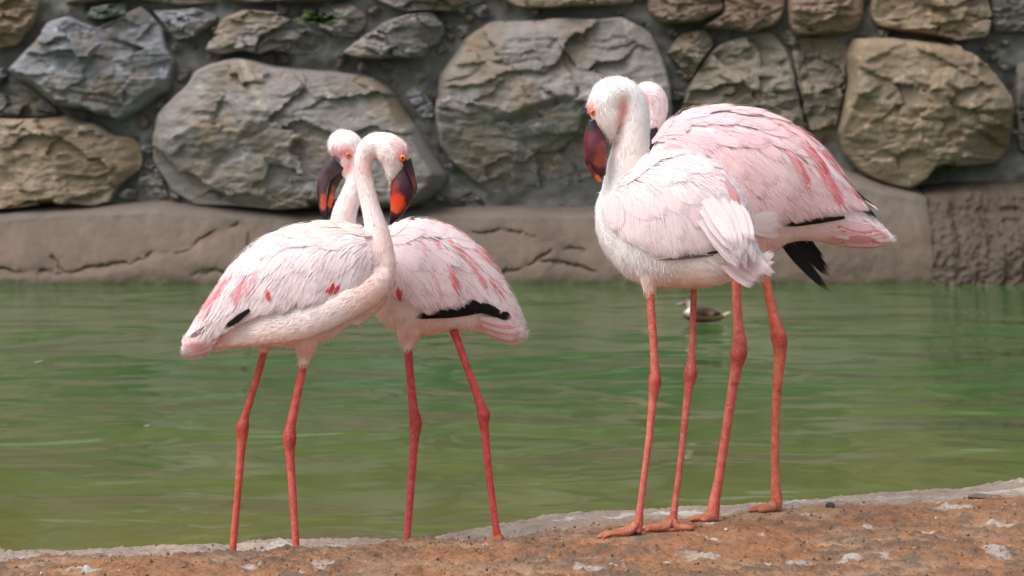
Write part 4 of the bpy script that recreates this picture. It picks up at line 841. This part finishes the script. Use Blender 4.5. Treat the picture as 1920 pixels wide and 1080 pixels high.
# ---- white flamingo seen from behind its flank, tail towards the viewer
def flamingo_white():
    D = 4.45
    torso = [(1117, 385, 432), (1126, 360, 460), (1142, 338, 486), (1168, 312, 514), (1205, 295, 533), (1250, 288, 539), (1300, 291, 541), (1340, 308, 536), (1370, 333, 527), (1390, 362, 522), (1402, 405, 524), (1418, 455, 528), (1436, 488, 518)]
    tw = [(1115, 22), (1145, 60), (1200, 88), (1270, 96), (1340, 82), (1390, 52), (1420, 26), (1438, 12)]
    b = Bird(D, torso, tw, [(1115, 0.07), (1250, 0.01), (1340, -0.03), (1400, -0.06), (1440, -0.08)], 'white flamingo with a maroon bill tucked against its fluffy neck, standing in front of a larger pink flamingo', [P(1197, 1000, D), P(1263, 990, D + .05)])
    b.root['label'] = 'white flamingo with a bowed head and maroon bill, standing before a larger pink flamingo'
    b.add_tube([(1262, 500, 18, .0), (1235, 482, 44, .01), (1206, 448, 64, .03), (1180, 380, 56, .035), (1177, 335, 45, .03), (1180, 300, 39, .02), (1185, 266, 34, .015), (1190, 232, 29, .01), (1189, 202, 27, .005), (1179, 180, 26, 0), (1162, 171, 28, -.004), (1144, 179, 34, -.008, .8), (1134, 198, 32, -.010, .8), (1138, 222, 27, -.012, .8), (1143, 245, 15, -.012), (1146, 262, 6, -.012)])
    b.add_blob(1121, 197, 21.5, -.010, 18, 24)
    b.add_tube([(1225, 490, 40, -.01), (1218, 530, 17, -.01), (1219, 550, 12, -.01)])
    wing = [(1146, 352, 395), (1160, 324, 430), (1185, 304, 455), (1215, 293, 474), (1250, 288, 480), (1300, 291, 474), (1340, 308, 464), (1370, 333, 458), (1390, 362, 452), (1400, 392, 460), (1406, 425, 475)]
    b.set_wing(wing)
    marks = [(1270, 560, 120, 40, lin(230, 178, 148), .85), (1140, 460, 40, 60, BLUSH, .5), (1400, 510, 40, 30, PINK, .6), (1170, 205, 10, 24, lin(226, 150, 128), .75), (1160, 226, 8, 14, lin(224, 150, 130), .6), (1106, 205, 12, 20, lin(232, 140, 136), .7), (1112, 212, 9, 9, lin(224, 110, 100), .7), (1148, 262, 10, 12, lin(232, 180, 178), .8), (1190, 290, 40, 60, CREAM, .45), (1135, 230, 20, 30, lin(236, 216, 208), .5)]  # first spot bakes orange bounce from the rock into the belly
    b.finish_body(mixc(WHITE, BLUSH, .35), marks, wing, 12000, [(1111, 210, 9)])
    w = b.wing_pad(color=WHITE); b.wing_pad(True)
    def pal(a, v, g): return mixc(WHITE, PINK, 0.05 + 0.22 * g.random() + 0.15 * v)
    for k in range(3): b.feather((1330 - 16 * k, 473 - k), (1222 + 12 * k, 480 - k), 4, lin(120, 108, 112), w, off=.006, lift=.002, name='flight_feather')
    b.feather((1316, 468), (1338, 463), 6, lin(60, 52, 56), w, off=.012, name='flight_feather')
    b.coverts(w, pal, 80, 62, 12, 7, 21); b.wisps(w, pal, 80, 62, 900, 21)
    for (r0, t0, wd, c) in [((1350, 340), (1372, 385), 18, mixc(ROSE, PINK, .35)), ((1358, 352), (1370, 382), 14, ROSE), ((1285, 385), (1300, 425), 18, mixc(PINK, WHITE, .4))]: b.feather(r0, t0, wd, c, w, off=.0125, lift=.001, pointy=.7)
    # big white plume that covers the tail
    for k in range(30):           # fan of long white plumes rising out of the wing and covering the tail
        t = (k * 11 % 30) / 29.0; q = g7(); x0 = 1304 + 74 * t + 8 * g7(); y0 = 418 - 58 * t * (1.25 - t) - 34 * q
        b.feather((x0, y0), (1372 + 44 * t + 6 * g7() - 10 * q, 514 - 46 * abs(t - .4) - 52 * q + 6 * g7()), 17 + 9 * g7(), mixc(WHITE, PINK, .15 * g7()), w, off=.0085 + .004 * q, free=-.030 - .026 * q, sag=-.05 + .05 * g7(), pointy=.5, name='plume')
    for k in range(12):
        t = (k * 5 % 12) / 11.0
        b.feather((1352 + 44 * t, 496 - 30 * t + 6 * g7()), (1408 + 32 * t + 3 * g7(), 537 - 34 * t + 6 * g7()), 13 + 4 * g7(), mixc(PINK, WHITE, .2 + .6 * g7()), w, off=.004, free=-.02, pointy=.5, name='tail_feather')
    for k in range(12): b.feather((1408 + g7() * 6, 500 - 6 * g7()), (1432 + 24 * g7(), 516 - 4.2 * k), 9, WHITE, w, off=.004, free=.01 + .004 * k, name='tail_feather')
    b.bill('lower_bill', [(1112, 224, 8), (1112, 242, 12.5), (1116, 260, 18.5), (1119, 278, 21), (1121, 296, 18), (1126, 314, 12), (1131, 330, 5)], lin(92, 34, 48),
           [(1112, 232, 16, 14, lin(38, 30, 36), .95), (1112, 268, 18, 20, lin(108, 40, 58), .6), (1126, 302, 15, 13, lin(156, 76, 54), .9), (1131, 280, 10, 16, lin(160, 84, 70), .6), (1142, 276, 4.5, 16, lin(24, 18, 20), 1), (1130, 326, 10, 9, lin(50, 44, 50), .9)], -.020)
    b.bill('upper_bill', [(1104, 236, 4), (1098.5, 258, 3.6), (1097.5, 278, 3.8), (1101, 298, 6), (1110, 317, 6.5), (1120, 333, 5), (1129, 344, 1.5)], lin(104, 42, 50), [(1107, 306, 10, 16, lin(26, 18, 22), .9), (1122, 336, 8, 8, lin(222, 110, 50), .95), (1104, 316, 5, 10, lin(130, 46, 52), .7)], -.016)
    b.eye(1111, 210, 5.6, -.0275, lin(236, 120, 60))
    b.leg([(1218, 540, 9), (1221, 580, 8.6), (1225, 640, 8.8), (1228, 690, 9.6), (1228, 715, 12), (1226, 735, 11), (1223, 760, 8.8), (1216, 830, 7.6), (1207, 900, 7.2), (1200, 955, 7.8), (1197, 982, 10), (1195, 996, 12)], -.01, [(168, .072), (184, .080), (202, .074)], lin(208, 112, 100))
    b.leg([(1301, 525, 7.5), (1300, 580, 7), (1298, 640, 7), (1296, 675, 9), (1295, 700, 13), (1292, 722, 11), (1288, 752, 8.4), (1280, 830, 7), (1271, 905, 6.6), (1265, 950, 7.4), (1262, 976, 10), (1260, 988, 12)], .05, [(186, .066), (205, .06), (340, .045), (8, .050)], lin(206, 110, 100))

# ---- large pink flamingo behind, head tucked back
def flamingo_pink():
    D = 4.8
    torso = [(1205, 300, 385), (1220, 270, 420), (1240, 244, 448), (1275, 215, 472), (1320, 204, 490), (1380, 203, 498), (1430, 212, 484), (1480, 235, 456), (1520, 262, 452), (1560, 306, 458), (1600, 368, 464), (1640, 408, 460), (1672, 440, 453)]
    tw = [(1205, 22), (1240, 66), (1300, 96), (1380, 108), (1460, 96), (1540, 66), (1600, 44), (1672, 16)]
    b = Bird(D, torso, tw, [(1205, 0.0), (1672, 0.04)], 'large deep pink flamingo with its head turned back and black feathers hanging below', [P(1338, 976, D - .1), P(1455, 957, D - .05)])
    b.add_tube([(1290, 400, 70), (1220, 370, 44), (1190, 320, 30), (1186, 270, 24), (1190, 225, 22), (1200, 190, 24), (1216, 180, 28), (1227, 196, 26), (1226, 224, 22), (1222, 246, 16), (1217, 262, 9)])
    b.add_tube([(1375, 450, 40, -.08), (1380, 500, 18, -.08), (1380, 520, 11, -.09)]); b.add_tube([(1420, 440, 40, -.0), (1432, 490, 18, -.03), (1436, 515, 10, -.05)])
    wing = [(1226, 268, 330), (1244, 240, 375), (1275, 215, 402), (1320, 204, 416), (1380, 203, 418), (1430, 212, 416), (1480, 235, 414), (1520, 262, 410), (1560, 306, 404), (1595, 360, 398), (1625, 392, 404), (1637, 402, 410)]
    b.set_wing(wing)
    marks = [(1400, 500, 120, 40, lin(228, 176, 160), .8), (1560, 430, 70, 26, mixc(PINK, BLUSH, .4), .8), (1600, 428, 28, 8, lin(222, 96, 108), .8), (1570, 448, 22, 6, lin(226, 112, 112), .7), (1540, 462, 14, 6, lin(214, 90, 84), .8), (1668, 446, 10, 8, WHITE, .8), (1215, 178, 30, 30, mixc(PINK, BLUSH, .2), .8), (1205, 190, 10, 18, lin(226, 150, 156), .7), (1240, 200, 16, 40, mixc(PINK, BLUSH, .6), .6)]  # belly tinted by the first spot with painted bounce from below
    b.finish_body(mixc(BLUSH, PINK, .4), marks, wing, 10000)
    w = b.wing_pad(); b.wing_pad(True)
    for k in range(5): b.feather((1560 + 9 * k, 330 + 12 * k), (1618 + 5 * k, 380 + 8 * k), 13, mixc(lin(70, 54, 60), BLACK, .5 + .1 * k), w, off=.006, name='flight_feather')
    for k in range(3): b.feather((1575 - 30 * k, 405 + k), (1452 + 6 * k, 416 - k), 11, BLACK, w, off=.006, lift=.003, name='flight_feather')
    for k, (r0, t0, wd) in enumerate([((1466, 446), (1558, 548), 18), ((1476, 444), (1553, 540), 20), ((1488, 443), (1559, 520), 20), ((1462, 447), (1540, 524), 18), ((1500, 442), (1557, 508), 20), ((1508, 442), (1546, 486), 18)]):
        b.feather(r0, t0, wd, mixc(BLACK, lin(48, 36, 34), .3 * (k % 2)), w, off=-.05, free=.02 + .006 * k, sag=.04, pointy=1.0, name='flight_feather')
    def pal(a, v, g): return mixc(BLUSH, lin(242, 200, 206), 0.15 + 0.5 * g.random() * (1 - .3 * a) + .15 * (1 - v))
    b.coverts(w, pal, 60, 48, 14, 8, 33); b.wisps(w, pal, 60, 48, 1300, 33)
    b.streaks([((1465, 282), (1505, 345), 14, mixc(RED, ROSE, .4)), ((1470, 250), (1535, 315), 12, ROSE), ((1490, 258), (1545, 330), 11, RED), ((1512, 262), (1570, 330), 10, RED), ((1515, 305), (1555, 375), 14, ROSE), ((1530, 310), (1570, 392), 13, mixc(RED, ROSE, .5)), ((1555, 318), (1610, 385), 9, RED), ((1580, 350), (1628, 396), 8, RED), ((1478, 238), (1530, 278), 9, ROSE), ((1452, 262), (1516, 368), 9, mixc(ROSE, PINK, .3)), ((1500, 282), (1574, 398), 10, mixc(RED, ROSE, .6)), ((1540, 290), (1612, 392), 8, RED)], w)
    for k in range(9): b.feather((1500 + 8 * k, 266 + 9 * k), (1566 + 8 * k, 348 + 6 * k), 11, mixc(WHITE, PINK, .25 * (k % 3)), w, off=.0105, lift=.001, pointy=.6)
    for k in range(3): b.feather((1572 + 9 * k, 336 + 12 * k), (1630 + 2 * k, 400 + 2 * k), 8, BLACK, w, off=.0125, lift=.001, pointy=.8, name='flight_feather')
    for k in range(4): b.feather((1590 + 7 * k, 352 + 10 * k), (1636 - k, 402 + k), 9, [BLACK, WHITE, RED, WHITE][k], w, off=.015, lift=.004, name='flight_feather')
    for k in range(12):
        b.feather((1560 + 4 * (k % 6), 416 + 4 * k), (1640 + 5 * (k % 7), 432 + 2.2 * k), 15, [PINK, ROSE, WHITE, mixc(RED, PINK, .5)][k % 4], w, off=.004, name='tail_feather')
    for k in range(5): b.feather((1395, 400 + 6 * k), (1446 + 4 * (k % 3), 396 + 9 * k), 16, WHITE, w, off=.012, lift=.003)
    b.bill('upper_bill', [(1224, 240, 9), (1226, 258, 8), (1221, 276, 7), (1213, 290, 4), (1208, 298, 1.5)], lin(50, 34, 40), [], -.02)
    b.leg([(1380, 505, 10), (1381, 560, 9.6), (1384, 610, 11), (1387, 640, 14), (1385, 664, 15), (1381, 690, 12.5), (1372, 740, 10.5), (1360, 820, 9.6), (1349, 890, 9.8), (1341, 935, 11.5), (1337, 960, 14), (1336, 971, 14)], -.1, [(165, .045), (195, .05), (225, .035)], lin(214, 112, 100))
    b.leg([(1433, 505, 9.5), (1441, 550, 10), (1452, 600, 12), (1461, 634, 14.5), (1463, 656, 14), (1461, 684, 12), (1457, 730, 10), (1454, 800, 9), (1453, 870, 9), (1455, 915, 10.5), (1456, 940, 12.5), (1455, 952, 13)], -.05, [(165, .05), (190, .06), (215, .045)], lin(216, 116, 94))

flamingo_right_facing(); flamingo_left_facing(); flamingo_white(); flamingo_pink()
build_shore()

def build_grit():
    g = np.random.default_rng(8); n = 7000; X = g.uniform(-1.3, 1.3, n); Y = g.uniform(3.85, 4.85, n); p = np.stack([X, Y, 0 * X], -1)
    ok = fbm(p * 5 + 44, 3) + 0.35 * (4.5 - Y) > g.uniform(-0.5, 0.35, n); X, Y = X[ok], Y[ok]; n = len(X); Z = shore_z(X, Y)
    r = 0.0009 + 0.0034 * g.random(n) ** 4; base = np.array([(1, 0, 0), (0, 1, 0), (-1, 0, 0), (0, -1, 0), (0, 0, 1), (0, 0, -1)], float)
    V = (np.column_stack([X, Y, Z + r * .3])[:, None] + base[None] * r[:, None, None] * g.uniform(.6, 1.4, (n, 6, 1))).reshape(-1, 3)
    t = [(0, 1, 4), (1, 2, 4), (2, 3, 4), (3, 0, 4), (1, 0, 5), (2, 1, 5), (3, 2, 5), (0, 3, 5)]; Fs = [tuple(6 * i + q for q in f) for i in range(n) for f in t]
    pal = np.array([lin(150, 108, 78), lin(104, 84, 70), lin(176, 140, 112), lin(84, 74, 66), lin(200, 190, 180)]); C = pal[g.choice(5, n, p=[.36, .26, .2, .13, .05])]
    o = mesh_obj('grit', V, Fs, M_SMALL, colors=np.repeat(C, 6, 0), smooth=False); o['kind'] = 'stuff'; tag(o, 'loose brown grit and crumbs of earth strewn over the rock shore', 'grit')
build_grit()

# ------------------------------------------------------------------ duck on the water
def build_duck():
    D = 15.9; s = D / F; base = P(1322, 603, D); base[2] = 0
    root = empty('duck', base, 'small brown duck with white cheeks swimming on the green water', 'duck')
    parts = []; st = [(1281, 594, 3), (1286, 591, 9), (1298, 590, 13.5), (1314, 590, 15), (1330, 591, 13.5), (1344, 594, 9), (1354, 593, 5), (1362, 589, 2)]
    parts.append(tube_px([(x, y, r, 0, 1.15) for x, y, r in st], D, 18, 4)[0])
    parts.append(tube_px([(1296, 590, 11), (1297, 578, 7.5), (1296, 569, 9), (1293, 566, 9.5), (1286, 567, 6)], D, 16, 4)[0])
    V, Fs = merge(parts); W, N, Q = remeshed(V, Fs, 0.007, 4); px = 960 + W[:, 0] / W[:, 1] * F; py = HY - (W[:, 2] - HC) / W[:, 1] * F
    C = spots(px, py, lin(112, 80, 64), [(1322, 573, 40, 11, lin(48, 38, 34), .98), (1340, 596, 14, 7, lin(150, 130, 100), .6), (1293, 572, 8.5, 8, lin(236, 238, 240), 1), (1290, 580, 7, 8, lin(226, 228, 228), .9), (1294, 558, 12, 4.5, lin(48, 34, 32), 1), (1303, 568, 5, 12, lin(62, 44, 40), 1)])
    mesh_obj('body', W, Q, M_DUCK, root, base, colors=C)
    (v, f), _, _ = tube_px([(1286, 567.5, 4.2), (1280, 569.5, 3.0), (1273, 570.5, 2.4), (1268, 571, 1.2)], D, 12, 3); bx = 960 + v[:, 0] / v[:, 1] * F
    mesh_obj('bill', v, f, M_BILL, root, base, colors=np.where((bx > 1279)[:, None], lin(150, 60, 56), lin(96, 134, 134)))
    for sd in (-1, 1):
        (v, f), _, _ = tube_px([(1300, 584, 4, sd * .055, .5), (1316, 584, 9, sd * .06, .4), (1334, 587, 7, sd * .05, .4), (1350, 588, 2, sd * .03, .5)], D, 12, 3)
        wx = 960 + v[:, 0] / v[:, 1] * F; wy = HY - (v[:, 2] - HC) / v[:, 1] * F
        mesh_obj('wing', v, f, M_DUCK, root, base, colors=spots(wx, wy, lin(74, 58, 50), [(1333, 588, 4, 4, lin(206, 170, 140), .9)]))
        e, f2 = blob(P(1289, 564.5, D + sd * .030), (.006, .006, .006), 10, 8); mesh_obj('eye', e, f2, M_EYE, root, base, colors=np.tile(lin(14, 10, 10), (len(e), 1)))
    (v, f), _, _ = tube_px([(1340, 598, 5, 0, 1.3), (1354, 593, 4, 0, 1.2), (1366, 587, 2.6, 0, .8), (1371, 584.5, .8, 0, .8)], D, 12, 3)
    mesh_obj('tail', v, f, M_DUCK, root, base, colors=np.tile(lin(196, 182, 146), (len(v), 1)))
build_duck()

# ------------------------------------------------------------------ small things
def weed(px, py, d, size, n, label, col, on_ground=False):
    base = P(px, py, d)
    if on_ground: base[2] = float(shore_z(base[0], base[1]))
    root = empty('weed', base, label, 'weed'); g = random.Random(px)
    for k in range(n):
        a = g.uniform(0, 6.28); ln = size * g.uniform(.5, 1.1); up = g.uniform(.25, 1.0); w = ln * 0.13
        dv = np.array([math.cos(a), -abs(math.sin(a)) * .8, up]); dv /= np.linalg.norm(dv); sd = np.cross(dv, (0, 0, 1)); sd /= np.linalg.norm(sd) + 1e-9
        V = []; 
        for u, ww in ((0, .3), (.35, 1), (.7, .8), (1, .05)):
            c = base + dv * ln * u - np.array([0, 0, ln * .35 * u * u]); V += [c - sd * w * ww, c + np.array([0, 0, w * .3]), c + sd * w * ww]
        c = col * g.uniform(.6, 1.4); mesh_obj('leaf', np.array(V), grid_faces(4, 3), M_LEAF, root, base, colors=np.tile(c, (12, 1)))
weed(606, 44, WD - .30, .24, 46, 'green leafy weed tuft growing between grey stones in the wall', lin(72, 100, 44))
weed(1207, 50, WD - .12, .10, 14, 'tiny green weed in the wall joint above the biggest boulder', lin(84, 116, 50))
weed(1709, 998, 4.36, .012, 12, 'tiny green sprout on the orange rock', lin(84, 96, 56), True)
def chip(name, px, py, d, r, colr, label, cat, flat=(1, 1, .7), ground=True):
    c = P(px, py, d); 
    if ground: c[2] = float(shore_z(c[0], c[1])) + r * flat[2] * .55
    v, f = blob(c, (r * flat[0], r * flat[1], r * flat[2]), 14, 10); q = (v - c); v = c + q * (1 + 0.35 * fbm(v * (1.2 / r), 3))[:, None]
    o = mesh_obj(name, v, f, M_SMALL, None, c, colors=np.tile(colr, (len(v), 1)), smooth=False); tag(o, label, cat)
chip('pebble', 1557, 950, 4.74, .0105, lin(70, 68, 66), 'small dark grey pebble on the rock beside the pink flamingo\'s foot', 'pebble')
chip('rock_flake', 1846, 924, 4.82, .034, lin(120, 104, 92), 'thin flat stone flake lying on the right end of the rock', 'stone', (1, .5, .16))
def lost_feather(px, py, d, ln, label, onz=None):
    c = P(px, py, d)
    if onz is not None: c[2] = onz
    u = np.linspace(-.5, .5, 6); V = []
    for t in u:
        w = ln * .22 * math.sqrt(max(0.02, 1 - (2 * t) ** 2)); z = .25 * ln * (t + .5) ** 2
        for q in (-1, 0, 1): V.append(c + np.array([t * ln, q * w, z + (.10 * ln if q else .02 * ln)]))
    o = mesh_obj('lost_feather', np.array(V), grid_faces(6, 3), M_FEATHER, None, c, uv=[((i % 3) / 2, (i // 3) / 5) for i in range(18)]); o.color = (*WHITE, 1); tag(o, label, 'feather')
def water_d(py): return F * HC / (py - HY)
lost_feather(72, 681, water_d(681), .05, 'small white feather floating on the green water, away from the birds', .003)
lost_feather(275, 801, water_d(801), .03, 'tiny white feather floating on olive water beside the rock shore', .003)
lost_feather(89, 416, WD - .12, .09, 'white feather stuck on the brown concrete ledge', None)
